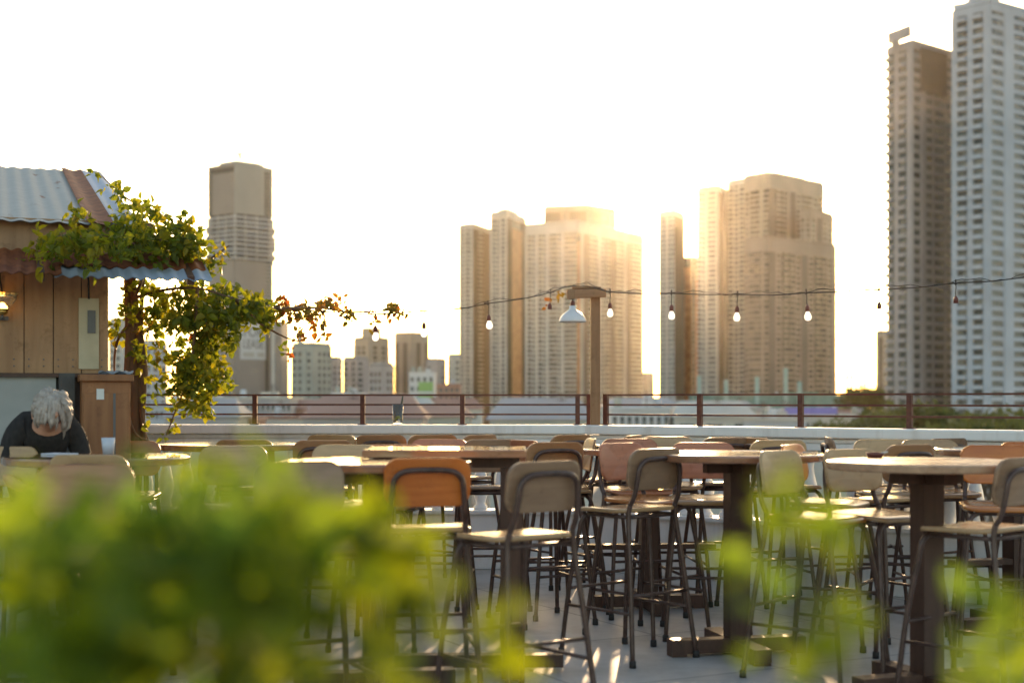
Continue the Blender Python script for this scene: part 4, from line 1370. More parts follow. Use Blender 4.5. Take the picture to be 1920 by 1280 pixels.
def tower(name, label, pts, top_py, faces, wall, fh=3.1, group=None, depth=26, win=GLASS, cat="tower", crown=0.0, base=GZ, sub=False, top_at=0, roof_inset=1.5, roof_h=0.0, parapet_h=1.2):
    """pts: (px, depth) of the visible corners from left to right; faces: one column string per visible face.
    p pier, w window bay, b balcony bay, d dark blank wall, o glass strip coloured like reflected sunset, g plain glazing, n wall blank"""
    P = [Vector((WX(px, d), d, 0)) for px, d in pts]
    topz = WZ(top_py, pts[top_at][1])
    back = []
    for q in (P[-1], P[0]):
        dirv = Vector((q.x, q.y, 0)).normalized()
        back.append(q + dirv * depth)
    poly = P + back
    cen = sum(poly, Vector()) / len(poly)
    loc = Vector((cen.x, cen.y, base))
    root = thing(name, loc, label, cat, group)
    poly = [p - Vector((cen.x, cen.y, 0)) for p in poly]
    P = poly[:len(P)]
    Ht = topz - base
    core = MB(); core.prism([(p.x, p.y) for p in poly], 0, Ht)
    co = core.obj("glazing", win, root)
    nf = int((Ht - crown) / fh)
    fac, dk, cp = MB(), MB(), MB()
    balc, wins = [], []
    for fi, cols in enumerate(faces):
        a, u, n, L = edge_frame(P[fi], P[fi + 1])
        wt = {'p': 0.55, 'w': 1.0, 'b': 1.0, 'd': 1.0, 'o': 0.6, 'g': 0.6, 'n': 1.0, 'W': 1.6}
        tot = sum(wt[c] for c in cols)
        s = 0.0
        jz = 0.013 * fi

        def slab(mb, s0, s1, z0, z1, out, inn=0.2):
            c0 = a + u * s0 - n * inn; c1 = a + u * s1 - n * inn; c2 = a + u * s1 + n * out; c3 = a + u * s0 + n * out
            vs = [(q.x, q.y, z) for z in (z0, z1) for q in (c3, c2, c1, c0)]
            mb.add(vs, [(3, 2, 1, 0), (4, 5, 6, 7), (0, 1, 5, 4), (1, 2, 6, 5), (2, 3, 7, 6), (3, 0, 4, 7)])
        for c in cols:
            w = wt[c] / tot * L
            s0, s1 = s, s + w
            s += w
            zt = Ht - crown + jz
            if c == 'p':
                slab(fac, s0, s1, 0, zt, 0.55)
            elif c == 'n':
                slab(fac, s0, s1, 0, zt, 0.35)
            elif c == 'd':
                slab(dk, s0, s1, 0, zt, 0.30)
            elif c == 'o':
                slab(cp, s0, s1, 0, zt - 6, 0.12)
            elif c in 'wWb':
                e = (0.08 if sub else 0.18) * w
                if c != 'b':
                    slab(fac, s0 + 0.003, s0 + e, 0, zt, 0.32); slab(fac, s1 - e, s1 - 0.003, 0, zt, 0.32)
                for k in range(nf + 1):
                    z = k * fh + jz
                    if c == 'b':
                        if sub:
                            balc.append((s0, s1, a, u, n, z))
                        else:
                            slab(fac, s0 + 0.05 * w, s1 - 0.05 * w, z - 0.12, z + 0.95, 1.1)
                    else:
                        slab(fac, s0 + e, s1 - e, z - 0.42 * fh * 0.5, z + 0.42 * fh * 0.5, 0.28)
                        if sub:
                            wins.append((s0 + e, s1 - e, a, u, n, z + 0.5 * fh))
        # crown band over the whole face
        if crown > 0.3:
            slab(fac, 0.0, L, Ht - crown + jz + 0.02, Ht - 0.3 + jz, 0.40)
    if fac.f: fac.obj("facade", wall, root)
    if dk.f: dk.obj("blank_wall", DARKC, root)
    if cp.f: cp.obj("sunset_copper_strip", SUNSET_COPPER, root)
    if sub:
        def bal_piece(mb, s0, s1, a, u, n, z):
            w = s1 - s0
            for (q0, q1, o0, o1, z0, z1) in ((0.04, 0.96, 0.0, 1.35, -0.12, 0.10), (0.04, 0.96, 1.25, 1.37, 0.10, 1.10), (0.04, 0.09, 0.0, 1.25, 0.10, 1.10), (0.91, 0.96, 0.0, 1.25, 0.10, 1.10)):
                c = [a + u * (s0 + q * w) + n * o for q, o in ((q0, o1), (q1, o1), (q1, o0), (q0, o0))]
                vs = [(p.x, p.y, z + zz) for zz in (z0, z1) for p in c]
                mb.add(vs, [(3, 2, 1, 0), (4, 5, 6, 7), (0, 1, 5, 4), (1, 2, 6, 5), (2, 3, 7, 6), (3, 0, 4, 7)])

        def win_piece(mb, s0, s1, a, u, n, z):
            hw = 0.25 * fh
            mid = (s0 + s1) / 2
            for q0, q1 in ((s0, mid - 0.08), (mid + 0.08, s1)):
                c = [a + u * q + n * o for q, o in ((q0, 0.10), (q1, 0.10), (q1, 0.0), (q0, 0.0))]
                vs = [(p.x, p.y, z + zz) for zz in (-hw, hw) for p in c]
                mb.add(vs, [(3, 2, 1, 0), (4, 5, 6, 7), (0, 1, 5, 4), (1, 2, 6, 5), (2, 3, 7, 6), (3, 0, 4, 7)])
        vis = [b for b in balc if b[5] > 17]
        vis.sort(key=lambda b: -b[5])
        step = max(1, len(vis) // 100 + (1 if len(vis) % 100 else 0)) if len(vis) > 100 else 1
        cache = {}

        def put(items, fn, nm, mat, stuffname):
            rest = MB()
            for i, b in enumerate(items):
                if i < 100:
                    key = (nm, round(b[0], 3), tuple(b[2]))
                    if key not in cache:
                        mb = MB(); fn(mb, *b[:5], 0.0)
                        cache[key] = mb.mesh(nm, mat)
                    o = link(nm, cache[key], root)
                    o.location = (0, 0, b[5])
                else:
                    fn(rest, *b)
            if rest.f:
                tag(rest.obj(stuffname, mat, root), kind='stuff')
        put(vis, bal_piece, "balcony", wall, "more_balconies")
        wins = [w for w in wins if w[5] > 17 and w[5] < Ht - crown - 1]
        wins.sort(key=lambda b: b[5])
        put(wins, win_piece, "window", win, "more_windows")
    # roof edge and plant room
    r = MB()
    ins = [q * (1 - 0.6 / max(1, q.length)) for q in poly]
    r.prism([(q.x, q.y) for q in ins], Ht, Ht + parapet_h)
    if roof_h > 0:
        ins2 = [q * 0.55 for q in poly]
        r.prism([(q.x, q.y) for q in ins2], Ht + parapet_h, Ht + parapet_h + roof_h)
    r.obj("roof", wall, root)
    return root


C_LIGHT = concrete("tower_cream", (0.58, 0.55, 0.48))
C_BROWN = concrete("tower_brown", (0.34, 0.27, 0.21))
C_WARM = concrete("tower_warm", (0.44, 0.37, 0.29))
C_GREY = concrete("tower_grey", (0.52, 0.535, 0.56))
C_WHITE = concrete("tower_white", (0.66, 0.66, 0.65))
C_MAUVE = concrete("tower_mauve", (0.45, 0.415, 0.40))
C_PINK = concrete("roof_pink", (0.42, 0.25, 0.19))
C_SAGE = concrete("tower_sage", (0.42, 0.43, 0.37))
TG1, TG2, TG3 = "middle cluster of apartment towers", "stepped cluster of apartment towers", "tall grey towers at right"

# central cluster
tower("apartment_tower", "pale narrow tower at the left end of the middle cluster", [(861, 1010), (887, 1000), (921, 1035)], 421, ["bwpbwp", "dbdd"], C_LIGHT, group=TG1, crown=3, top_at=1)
tower("apartment_tower", "rounded pale tower second from left in the middle cluster, with a painted sunset-reflection strip", [(920, 985), (951, 975), (986, 1015)], 397, ["pbwpbp", "dooood"], C_LIGHT, group=TG1, crown=4, top_at=1, roof_h=3)
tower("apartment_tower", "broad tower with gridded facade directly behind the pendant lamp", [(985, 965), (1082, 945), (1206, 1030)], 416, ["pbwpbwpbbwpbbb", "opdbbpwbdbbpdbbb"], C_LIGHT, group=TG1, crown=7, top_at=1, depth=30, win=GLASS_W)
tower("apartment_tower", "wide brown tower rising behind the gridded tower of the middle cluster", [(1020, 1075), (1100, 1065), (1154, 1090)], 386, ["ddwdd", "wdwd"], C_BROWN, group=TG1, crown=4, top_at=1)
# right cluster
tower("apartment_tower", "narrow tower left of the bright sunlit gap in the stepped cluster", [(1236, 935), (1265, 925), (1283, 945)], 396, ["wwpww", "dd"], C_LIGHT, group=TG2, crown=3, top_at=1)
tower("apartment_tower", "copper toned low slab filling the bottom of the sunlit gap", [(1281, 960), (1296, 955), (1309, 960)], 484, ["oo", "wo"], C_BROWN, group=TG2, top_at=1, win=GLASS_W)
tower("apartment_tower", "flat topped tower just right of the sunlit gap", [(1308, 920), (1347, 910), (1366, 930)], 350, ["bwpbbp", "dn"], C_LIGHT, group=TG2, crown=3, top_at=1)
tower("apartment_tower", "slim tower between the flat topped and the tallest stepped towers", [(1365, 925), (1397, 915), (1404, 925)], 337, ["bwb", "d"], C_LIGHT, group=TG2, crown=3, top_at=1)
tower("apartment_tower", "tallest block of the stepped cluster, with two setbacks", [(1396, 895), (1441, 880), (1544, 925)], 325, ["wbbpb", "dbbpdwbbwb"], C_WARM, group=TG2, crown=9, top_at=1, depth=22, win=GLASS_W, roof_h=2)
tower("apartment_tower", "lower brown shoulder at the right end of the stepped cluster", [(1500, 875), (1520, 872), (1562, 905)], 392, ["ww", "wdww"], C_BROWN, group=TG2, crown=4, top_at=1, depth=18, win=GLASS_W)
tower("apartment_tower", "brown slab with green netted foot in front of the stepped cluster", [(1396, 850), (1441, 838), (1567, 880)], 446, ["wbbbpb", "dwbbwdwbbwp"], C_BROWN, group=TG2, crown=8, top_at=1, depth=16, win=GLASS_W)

# right pair
r1 = tower("high_rise", "tall grey mauve tower with louvre panel and rooftop sign slab", [(1664, 472), (1711, 462), (1800, 480)], 76, ["bpbp", "wpwWwb"], C_MAUVE, group=TG3, crown=2.5, top_at=1, depth=24, sub=True, win=GLASS, parapet_h=0.5)
r2 = tower("high_rise", "tallest blue grey tower, cut off by the right edge", [(1786, 448), (1856, 438), (1990, 460)], 4, ["pbpbp", "wpWpW"], C_GREY, group=TG3, crown=2.5, top_at=1, depth=26, sub=True)
# louvre panel on the right face of the grey mauve tower, and its rooftop slab
a, u, n, L = edge_frame((WX(1711, 462), 462), (WX(1800, 480), 480))
q = a + u * L * 0.14 + n * 0.45
q2 = a + u * L * 0.68 + n * 0.45
m = MB()
z0, z1 = WZ(168, 462), WZ(86, 462)
m.beam(q + Vector((0, 0, (z0 + z1) / 2)) - r1.location, q2 + Vector((0, 0, (z0 + z1) / 2)) - r1.location, 0.5, z1 - z0)
m.obj("louvre_panel", DARKC, r1)
m = MB()
ta, tb_ = W(1667, 73, 470) - r1.location, W(1706, 58, 462) - r1.location
m.beam(ta, tb_, 1.2, 3.4)
m.beam(W(1678, 98, 466) - r1.location, W(1680, 74, 464) - r1.location, 2.2, 1.4, up=(0, 1, 0))
m.obj("rooftop_slab", C_MAUVE, r1)
m = MB()
for dx in (1793, 1808, 1826):
    m.beam(W(dx, 30, 455) - r2.location, W(dx, 8, 455) - r2.location, 0.8, 0.8, up=(0, 1, 0))
m.beam(W(1787, 14, 452) - r2.location, W(1830, 3, 448) - r2.location, 0.9, 0.9)
m.beam(W(1828, 60, 447) - r2.location, W(1828, -25, 447) - r2.location, 3.5, 3.5, up=(0, 1, 0))
m.beam(W(1856, 40, 443) - r2.location, W(1856, -25, 443) - r2.location, 5, 4, up=(0, 1, 0))
m.obj("roof_frame", C_GREY, r2)

# banner tower at left
BT = thing("unfinished_tower", (WX(452, 705), 710, GZ), "unfinished tower with open middle floors and a lease banner, behind the vine", "tower")
bl = BT.location.copy()


def bt_poly(pxs, grow=0.0):
    (l, ld), (c, cd), (r_, rd) = pxs
    P = [Vector((WX(l, ld), ld, 0)), Vector((WX(c, cd), cd, 0)), Vector((WX(r_, rd), rd, 0))]
    bk = [q + Vector((q.x, q.y, 0)).normalized() * 22 for q in (P[2], P[0])]
    poly = P + bk
    cen = sum(poly, Vector()) / 5
    return [(cen.x + (q.x - cen.x) * (1 + grow) - bl.x, cen.y + (q.y - cen.y) * (1 + grow) - bl.y) for q in poly]


BP = [(391, 712), (440, 700), (511, 716)]
z_ = lambda py: WZ(py, 700) - GZ
C_NETL = concrete("netting_beige", (0.47, 0.44, 0.38), 0.06)
C_NETD = concrete("netting_brown", (0.32, 0.28, 0.24), 0.06)
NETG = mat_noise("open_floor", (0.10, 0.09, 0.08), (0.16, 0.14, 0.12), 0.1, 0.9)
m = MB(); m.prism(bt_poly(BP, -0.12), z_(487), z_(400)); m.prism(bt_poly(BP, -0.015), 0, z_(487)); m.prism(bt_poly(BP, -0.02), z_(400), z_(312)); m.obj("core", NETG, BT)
p3 = bt_poly(BP)


def bt_face(mb, i, s0, s1, z0, z1, out, inn=0.4):
    a, u, n, L = edge_frame(p3[i], p3[i + 1])
    c = [a + u * (s * L) + n * o for s, o in ((s0, out), (s1, out), (s1, -inn), (s0, -inn))]
    vs = [(q.x, q.y, zz) for zz in (z0, z1) for q in c]
    mb.add(vs, [(3, 2, 1, 0), (4, 5, 6, 7), (0, 1, 5, 4), (1, 2, 6, 5), (2, 3, 7, 6), (3, 0, 4, 7)])


m = MB(); bt_face(m, 0, 0.16, 0.98, z_(400), z_(322), 0.3); bt_face(m, 0, 0.0, 0.08, z_(400), z_(312), 0.5); bt_face(m, 0, 0.0, 1.0, z_(312), z_(306), 0.4)
for k in range(12): bt_face(m, 0, 0.0, 0.2, z_(398 - k * 7), z_(396.5 - k * 7), 0.35)
m.obj("dark_netting", C_NETD, BT)
m = MB(); bt_face(m, 1, 0.0, 0.76, z_(400), z_(302), 0.3)
for k in range(14): bt_face(m, 1, 0.03 + k * 0.05, 0.045 + k * 0.05, z_(400), z_(304), 0.55)
bt_face(m, 1, 0.94, 1.0, z_(401), z_(312), 0.5)
for k in range(13): bt_face(m, 1, 0.76, 1.0, z_(400 - k * 7), z_(397.6 - k * 7), 0.4)
bt_face(m, 1, 0.76, 1.0, z_(312), z_(306), 0.45)
m.obj("ribbed_netting", C_NETL, BT)
ring = MB()
for k in range(10):
    g = 0.01 + (0.09 if k in (2, 4, 5, 6, 8) else 0.03)
    ring.prism(bt_poly(BP, g), z_(404 + k * 8.6 + 2.6), z_(404 + k * 8.6))
ring.obj("floor_slabs", C_WHITE, BT)
m = MB()
for sx in (0.02, 0.3, 0.6, 0.97):
    bt_face(m, 0, sx, sx + 0.025, z_(486), z_(400), -0.5, 1.2); bt_face(m, 1, sx - .01, sx + 0.015, z_(486), z_(400), -0.5, 1.2)
m.obj("columns", C_LIGHT, BT)
m = MB()
bt_face(m, 0, 0.0, 0.985, 0, z_(487), 0.35); bt_face(m, 1, 0.0, 0.8, 0, z_(487), 0.33)
m.obj("lower_netting", C_NETD, BT)
m = MB()
for k in range(16): bt_face(m, 1, 0.80, 1.0, z_(598 - k * 7), z_(595.5 - k * 7), 0.3)
bt_face(m, 1, 0.97, 1.0, z_(600), z_(487), 0.4)
m.obj("edge_frame", C_LIGHT, BT)
wg = MB()
wa, wb = Vector((WX(503, 712), 712, 0)) - bl, Vector((WX(528, 716), 716, 0)) - bl
wg.prism([(wa.x, wa.y), (wb.x, wb.y), (wb.x + 1, wb.y + 16), (wa.x + 1, wa.y + 16)], 0, z_(598))
wg.obj("side_wing", C_NETD, BT)
wq = Vector((WX(511, 711), 711, 0)) - bl
m = MB(); m.prism([(wq.x - .5, wq.y - .6), (wq.x + .7, wq.y - .4), (wq.x + .7, wq.y + 3), (wq.x - .5, wq.y + 3)], 0, z_(600)); m.obj("pale_strip", C_LIGHT, BT)
m = MB(); m.prism(bt_poly(BP, -0.35), z_(312), z_(296)); m.prism(bt_poly(BP, -0.15), z_(312), z_(303)); m.obj("roof", C_NETL, BT)
m = MB()
cz = z_(296)
cx_, cy_ = (Vector((WX(450, 705), 705, 0)) - bl).xy
m.beam((cx_, cy_, cz), (cx_, cy_, z_(285)), 1.5, 1.5, up=(0, 1, 0)); m.beam((cx_ - 3.0, cy_, z_(286)), (cx_ + 2.4, cy_, z_(283)), 1.0, 1.0)
m.obj("roof_crane", C_NETL, BT)
# banner with lettering
a, u, n, L = edge_frame(p3[1], p3[2])
bs0, bs1 = 0.13, 0.80
m = MB(); bt_face(m, 1, bs0, bs1, z_(673), z_(606), 0.62, -0.45)
ban = m.obj("banner", mat_noise("banner_cloth", (0.58, 0.58, 0.56), (0.66, 0.66, 0.64), 0.3, 0.9), BT)
INK = concrete("banner_ink", (0.17, 0.16, 0.155))


def text_mesh(s, size, mat, name, parent, loc, rot, sx=1.0, extrude=0.03, align='CENTER'):
    cu = bpy.data.curves.new(name, 'FONT')
    cu.body = s
    cu.size = size
    cu.align_x = align
    cu.align_y = 'CENTER'
    cu.extrude = extrude
    o = bpy.data.objects.new(name, cu)
    col.objects.link(o)
    dg = bpy.context.evaluated_depsgraph_get()
    me = bpy.data.meshes.new_from_object(o.evaluated_get(dg))
    bpy.data.objects.remove(o)
    me.materials.clear(); me.materials.append(mat)
    t = link(name, me, parent)
    t.location = loc
    t.rotation_euler = rot
    t.scale = (sx, 1, 1)
    return t


cm = a + u * L * (bs0 + bs1) / 2 + n * 0.72
fa = math.atan2(u.y, u.x)
text_mesh("FOR", 6.6, INK, "lettering", ban, (cm.x, cm.y, z_(622)), (R(90), 0, fa), 0.95)
text_mesh("LEASE", 6.0, INK, "lettering", ban, (cm.x, cm.y, z_(645)), (R(90), 0, fa), 0.80)
m = MB()
bt_face(m, 1, bs0 + 0.06, bs0 + 0.36, z_(668), z_(660), 0.70, -0.62); bt_face(m, 1, bs0 + 0.44, bs1 - 0.05, z_(668), z_(660), 0.70, -0.62)
m.obj("small_print", C_NETL, ban)

# ------------------------------------------------------------------ smaller skyline buildings
LOWG = "smaller blocks of the skyline"
tower("office_block", "sage grey block with a small chimney, right of the banner tower", [(547, 640), (585, 632), (621, 645)], 646, ["wwpw", "nwww"], C_SAGE, group=LOWG, top_at=1, crown=2, depth=18, cat="building")
mm = MB(); q = W(563, 640, 640); mm.box((q.x, q.y, WZ(634, 640)), (2.4, 2.4, 6))
ch = mm.obj("chimney", C_SAGE); ch.parent = bpy.data.objects["office_block"]; ch.matrix_parent_inverse = Matrix.Translation(-Vector(bpy.data.objects["office_block"].location))
tower("office_block", "stepped brown block directly behind the sage grey block", [(618, 760), (632, 758), (641, 765)], 672, ["ww", "w"], C_MAUVE, group=LOWG, top_at=1, crown=2, depth=18, cat="building")
tower("office_block", "low brown block left of the art deco style tower", [(644, 800), (668, 795), (690, 805)], 672, ["wpw", "wp"], C_MAUVE, group=LOWG, top_at=1, crown=2, depth=18, cat="building")
tower("office_block", "beige tower with stepped top, left of the square brown tower", [(664, 900), (692, 890), (729, 905)], 634, ["pwwp", "pwpwp"], C_WARM, group=LOWG, top_at=1, crown=5, depth=22, cat="building", roof_h=6, win=GLASS_W)
tower("office_block", "mauve brown banded block in front of the beige stepped tower", [(693, 620), (716, 615), (738, 622)], 684, ["www", "nww"], C_MAUVE, group=LOWG, top_at=1, crown=2, depth=16, cat="building", win=GLASS_W)
tower("office_block", "plain square brown tower in the low skyline", [(740, 940), (772, 935), (804, 945)], 625, ["dndn", "ndnd"], C_WARM, group=LOWG, top_at=1, crown=6, depth=24, cat="building", win=GLASS_W)
tower("office_block", "low brown block between the square tower and the middle cluster", [(800, 900), (818, 896), (836, 905)], 674, ["wn", "nw"], C_MAUVE, group=LOWG, top_at=1, crown=3, depth=18, cat="building")
tower("office_block", "slim pale block touching the left side of the middle cluster", [(840, 780), (852, 776), (862, 780)], 666, ["wn", "w"], C_LIGHT, group=LOWG, top_at=1, crown=2, depth=14, cat="building")
tower("office_block", "orange tinted slab peeping between the two tower clusters", [(1196, 1200), (1212, 1195), (1226, 1205)], 700, ["wn", "nw"], C_WARM, group=LOWG, top_at=1, crown=2, depth=18, cat="building")
tower("office_block", "narrow orange tinted tower left of the tall grey towers", [(1643, 800), (1655, 796), (1668, 805)], 622, ["nd", "wn"], C_WARM, group=LOWG, top_at=1, crown=3, depth=18, cat="building", win=GLASS_W)
tower("office_block", "grey white block seen through the vine beside the trunk", [(250, 520), (284, 512), (312, 520)], 642, ["wwpw", "ww"], C_GREY, group=LOWG, top_at=1, crown=2, depth=16, cat="building")
tower("office_block", "pale block behind the hanging vine leaves", [(205, 600), (228, 594), (252, 602)], 600, ["ww", "nw"], C_LIGHT, group=LOWG, top_at=1, crown=2, depth=16, cat="building")

# low rise band behind the railing
GREEN = mat_noise("green_paint", (0.28, 0.46, 0.14), (0.36, 0.54, 0.20), 0.3, 0.8)
PURPLE = mat_noise("purple_hoarding", (0.22, 0.19, 0.52), (0.28, 0.25, 0.60), 0.4, 0.6)
ORANGE = mat_noise("orange_sign", (0.80, 0.22, 0.08), (0.86, 0.28, 0.11), 0.5, 0.5)
YELL = mat_noise("yellow_paint", (0.58, 0.50, 0.14), (0.66, 0.57, 0.20), 0.4, 0.8)
TERRA = concrete("terracotta", (0.40, 0.22, 0.16))


def house(name, label, px0, px1, py, d, wall, roofm=None, gable=0.0, win_cols=0, win_rows=1, depth=18, group="low buildings behind the railing", cat="building", parts=None):
    x0, x1, zt = WX(px0, d), WX(px1, d), WZ(py, d)
    root = thing(name, ((x0 + x1) / 2, d, GZ), label, cat, group)
    w, h = x1 - x0, zt - GZ
    m = MB(); m.box((0, depth / 2, h / 2), (w, depth, h)); m.obj("wall", wall, root)
    m = MB()
    if gable > 0:
        e = 0.6
        vs = [(-w / 2 - e, -e, h + 0.02), (w / 2 + e, -e, h + 0.02), (w / 2 + e, depth + e, h + 0.02), (-w / 2 - e, depth + e, h + 0.02), (-w / 2 + w * .12, depth / 2, h + gable), (w / 2 - w * .12, depth / 2, h + gable)]
        m.add(vs, [(3, 2, 1, 0), (0, 1, 5, 4), (2, 3, 4, 5), (1, 2, 5), (3, 0, 4)])
    else:
        m.box((0, -0.1, h + 0.25), (w + 0.5, 0.5, 0.5)); m.box((0, depth, h + 0.25), (w + 0.5, 0.5, 0.5)); m.box((-w / 2, depth / 2, h + 0.24), (0.5, depth - .5, 0.46)); m.box((w / 2, depth / 2, h + 0.24), (0.5, depth - .5, 0.46))
        m.box((w * .2, depth * .5, h + 0.9), (w * .18, 3, 1.7))
    m.obj("roof", roofm or wall, root)
    q = random.Random(int(px0 * 7 + d))
    if gable <= 0:
        for _ in range(2):
            m = MB()
            tx_, ty_ = q.uniform(-.4, .4) * w, q.uniform(1.5, depth * .6)
            m.lathe([(0, 0.3), (0.75, 0.3), (0.75, 1.9), (0.5, 2.25), (0, 2.3)], (tx_, ty_, h), 12)
            m.obj("water_tank", q.choice([C_GREY, C_SAGE, C_WHITE]), root, smooth=True)
    if q.random() < 0.6:
        ax = q.uniform(-.3, .3) * w
        m = MB(); m.beam((ax, depth * .4, h - .5), (ax, depth * .4, h + 3.6), 0.12, 0.12, up=(0, 1, 0))
        for zz in (2.6, 3.0, 3.4): m.beam((ax - .7, depth * .4, h + zz), (ax + .7, depth * .4, h + zz), 0.08, 0.08)
        m.obj("antenna", DARKC, root)
    if win_cols:
        cw = w / win_cols
        b = MB(); b.box((0, 0, 0), (cw * 0.55, 0.12, 1.5)); wme = b.mesh("window", GLASS)
        for r in range(win_rows):
            for c in range(win_cols):
                o = link("window", wme, root)
                o.location = (-w / 2 + cw * (c + .5), -0.03, h - 2.0 - 3.1 * r)
    return root


house("podium_building", "long brown podium with pale floor bands below the banner tower", 372, 546, 748, 330, C_MAUVE, C_LIGHT, win_cols=18, win_rows=3)
for k in range(4):
    pass
house("white_building", "white row building with framed windows, right of the lamp post", 1146, 1256, 768, 260, C_WHITE, win_cols=8, win_rows=1)
house("grey_building", "mauve grey flat building behind the white row building", 1186, 1296, 754, 420, C_MAUVE, win_cols=10, win_rows=1)
house("green_building", "white block whose lower part is bright green, left of the middle cluster", 767, 814, 700, 470, C_WHITE, win_cols=4, win_rows=8, depth=14)
gbld = bpy.data.objects["green_building"]
m = MB(); hgt = WZ(716, 469) - GZ
m.box((WX(798, 469) - WX(790.5, 470), -0.6, hgt / 2), (WX(812, 469) - WX(785, 469), 1.1, hgt)); m.obj("green_front", GREEN, gbld)
for k in range(6):
    m = MB(); m.box((WX(798, 469) - WX(790.5, 470), -1.2, hgt - 3.5 - k * 3.1), (WX(812, 469) - WX(785, 469) + .3, 0.5, 0.8)); m.obj("floor_band", C_WHITE, gbld)
house("terracotta_building", "terracotta block right of the white and green building", 812, 862, 722, 560, TERRA, win_cols=5, win_rows=5)
house("terracotta_building", "broad dusky pink roofed block behind the drink glass", 684, 768, 756, 430, C_PINK, C_PINK, gable=3)
house("yellow_building", "small pale building with a yellow panel, behind the left railing", 622, 676, 738, 430, C_WHITE, win_cols=5, win_rows=3)
m = MB(); m.box((0.2, -0.25, WZ(752, 430) - GZ), (3.6, 0.3, 3.0)); m.obj("yellow_panel", YELL, bpy.data.objects["yellow_building"])
house("grey_building", "pale grey block with window grid low behind the vine trunk", 262, 372, 760, 300, C_GREY, win_cols=12, win_rows=3)
house("pale_building", "pale flat roofed block left of the round orange sign", 1300, 1346, 779, 300, C_WHITE, win_cols=4, win_rows=1)
ob = house("sign_building", "pinkish low block carrying a round orange ring sign", 1344, 1440, 779, 290, C_MAUVE, C_LIGHT, win_cols=6, win_rows=1)
m = MB()
rp = []
for k in range(24):
    t = 2 * math.pi * k / 24
    rp.append((1.15 * math.cos(t), 0, 0.95 * math.sin(t)))
cxs = WX(1360, 290) - ob.location.x
m.tube([(cxs + q[0], -0.5, WZ(786, 290) - GZ + q[2]) for q in rp], 0.42, n=8, closed=True)
m.obj("ring_sign", ORANGE, ob, smooth=True)
house("market_hall", "low pale hall under a purple hoarding, right of the round sign", 1440, 1600, 781, 300, C_LIGHT, C_LIGHT, win_cols=10, win_rows=1)
pz = bpy.data.objects["market_hall"]
m = MB(); m.box((WX(1522, 300) - pz.location.x, 0.6, WZ(771, 300) - GZ), (WX(1572, 300) - WX(1474, 300), 0.4, 1.7)); m.obj("purple_hoarding", PURPLE, pz)
NETW = house("netted_podium", "green netted podium at the foot of the stepped cluster", 1300, 1604, 741, 800, NET, NET, depth=20)
for dxp, dtop in ((1311, 705), (1362, 712), (1420, 706), (1474, 690), (1500, 715)):
    m = MB(); zz = WZ(dtop, 796) - GZ
    m.box((WX(dxp, 796) - NETW.location.x, -3, zz / 2), (2.2, 1.5, zz)); m.obj("scaffold_tower", mat_noise("teal_net", (0.30, 0.46, 0.42), (0.38, 0.54, 0.50), 0.3, 0.9) if dxp == 1311 else bpy.data.materials["teal_net"], NETW)
rr = random.Random(99)
cols_ = [C_PINK, C_MAUVE, C_LIGHT, TERRA, C_WHITE, C_GREY, C_SAGE]
for i in range(46):
    px = rr.uniform(240, 1660)
    d = rr.uniform(180, 520)
    py = rr.uniform(779, 794) if d < 300 else rr.uniform(762, 784)
    w = rr.uniform(10, 20) / d * F
    house("town_house", "low town house among the roofs behind the railing", px - w / 2, px + w / 2, py, d, rr.choice(cols_), rr.choice(cols_[:4]), gable=rr.choice([0, 2.2, 3.0]), win_cols=3, win_rows=1, depth=12, group="low roofs behind the railing")

# far masts
for px, pt_, lab in ((1588, 690, "thin far mast in the sunny gap, leftmost of three"), (1597, 686, "far crane mast with a crosspiece in the sunny gap"), (1621, 702, "faint far mast above the round trees in the gap")):
    d = 1180
    t = thing("crane_mast", (WX(px, d), d, GZ), lab, "mast", "far masts in the sunny gap")
    h = WZ(pt_, d) - GZ
    m = MB(); m.beam((0, 0, 0), (0, 0, h), 1.2, 1.2, up=(0, 1, 0)); m.obj("mast", DARKC, t)
    m = MB(); m.beam((-5, 0, h - 9), (4, 0, h - 8.4), 0.9, 0.9); m.obj("jib", DARKC, t)


# ------------------------------------------------------------------ trees behind the railing
def tree_crown(seed, rx, ry, rz, n, leaf):
    r = random.Random(seed)
    b = MB()
    clumps = []
    for _ in range(16):
        v = rvec(r) * r.uniform(0.35, 0.85)
        clumps.append((Vector((v.x * rx, v.y * ry, abs(v.z) * rz * 0.9 + (0 if v.z > 0 else -rz * .25))), r.uniform(0.28, 0.5) * rx, r.random()))
    for _ in range(n):
        c, cr, tn = r.choice(clumps)
        p = c + rvec(r) * cr * r.uniform(0.55, 1.05)
        L = leaf * r.uniform(0.6, 1.4)
        add_leaf(b, p, rvec(r), rvec(r), L, L * 0.8, min(1, max(0, tn * 0.7 + r.uniform(0, 0.35))))
    return b


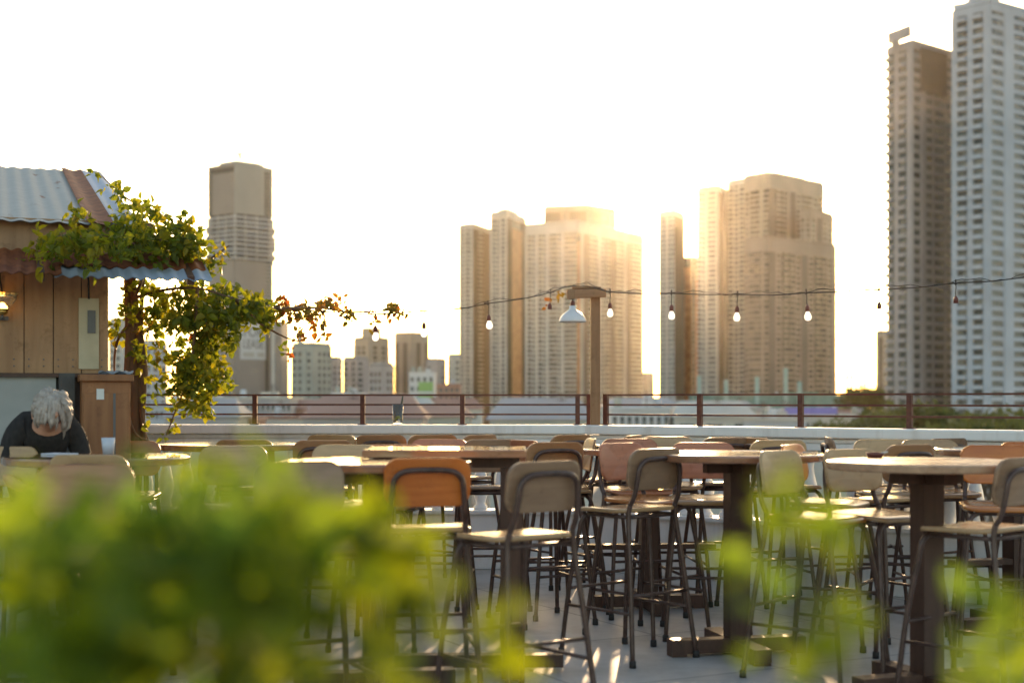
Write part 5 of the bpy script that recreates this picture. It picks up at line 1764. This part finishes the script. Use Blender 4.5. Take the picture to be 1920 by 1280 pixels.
crown_me = [tree_crown(s, 5.2, 5.0, 4.2, 2200, 0.75).mesh("crown", M['tree'], tint=True) for s in (3, 4, 5)]
tb_ = MB()
tb_.tube(smooth_path([(0, 0, 0), (0.2, 0.1, 5), (-0.1, 0, 10), (0.1, 0.1, 15)], 3), [0.55 - 0.03 * i for i in range(10)], n=8)
for k in range(5):
    aa = k * 1.257
    tb_.tube([(0, 0, 8 + k * .9), (1.6 * math.cos(aa), 1.6 * math.sin(aa), 11.5 + k * .6), (3.2 * math.cos(aa), 3.2 * math.sin(aa), 14 + k * .4)], [0.22, 0.15, 0.07], n=6)
trunk_me = tb_.mesh("trunk", M['trunk'], True)
TREES = [(1635, 250, 1.0, 768), (1672, 215, 1.05, 764), (1715, 200, 1.0, 752), (1752, 195, 1.1, 755), (1798, 190, 1.0, 764), (1838, 180, 1.05, 766), (1880, 175, 1.0, 771), (1925, 170, 1.1, 768), (1600, 240, 0.9, 782), (1555, 230, 0.7, 790), (1690, 160, 0.8, 785), (1770, 150, 0.8, 786), (1860, 145, 0.8, 787), (1930, 140, 0.8, 786)]
for i, (px, d, s, pt_) in enumerate(TREES):
    # crown top is about 19.8 * s above the foot
    foot = WZ(pt_, d) - 19.3 * s
    t = thing("street_tree", (WX(px, d), d, GZ), "dark leafy tree in the green belt behind the right railing", "tree", "trees behind the right railing", i * 1.1)
    up = foot - GZ
    cr = link("crown", crown_me[i % 3], t)
    cr.location = (0, 0, 15 * s + up); cr.scale = (s, s, s)
    tk = link("trunk", trunk_me, t)
    tk.scale = (s, s, (15 * s + up) / 15)
for px, pt_, s, lab in ((1603, 722, 1.9, "round far tree at the left of the sunny gap"), (1634, 724, 1.5, "round far tree beside the narrow orange tower")):
    d = 640
    t = thing("far_tree", (WX(px, d), d, GZ), lab, "tree", "round far trees in the sunny gap")
    zc = WZ(pt_, d) - 4.6 * s - GZ
    cr = link("crown", crown_me[0], t); cr.location = (0, 0, zc); cr.scale = (s, s, s)
    tk = link("trunk", trunk_me, t); tk.scale = (s, s, zc / 15)

# ------------------------------------------------------------------ haze
hm = bpy.data.materials.new("haze")
hm.use_nodes = True
hn = hm.node_tree
for nn in list(hn.nodes):
    if nn.type != 'OUTPUT_MATERIAL': hn.nodes.remove(nn)
pv = hn.nodes.new("ShaderNodeVolumePrincipled")
pv.inputs["Color"].default_value = (0.95, 0.86, 0.74, 1)
pv.inputs["Density"].default_value = 0.000025
pv.inputs["Anisotropy"].default_value = 0.90
hn.links.new(pv.outputs[0], hn.nodes["Material Output"].inputs["Volume"])
hb = MB(); hb.box((0, 600, 69), (1900, 1500, 180))
tag(hb.obj("haze", hm), kind='stuff')
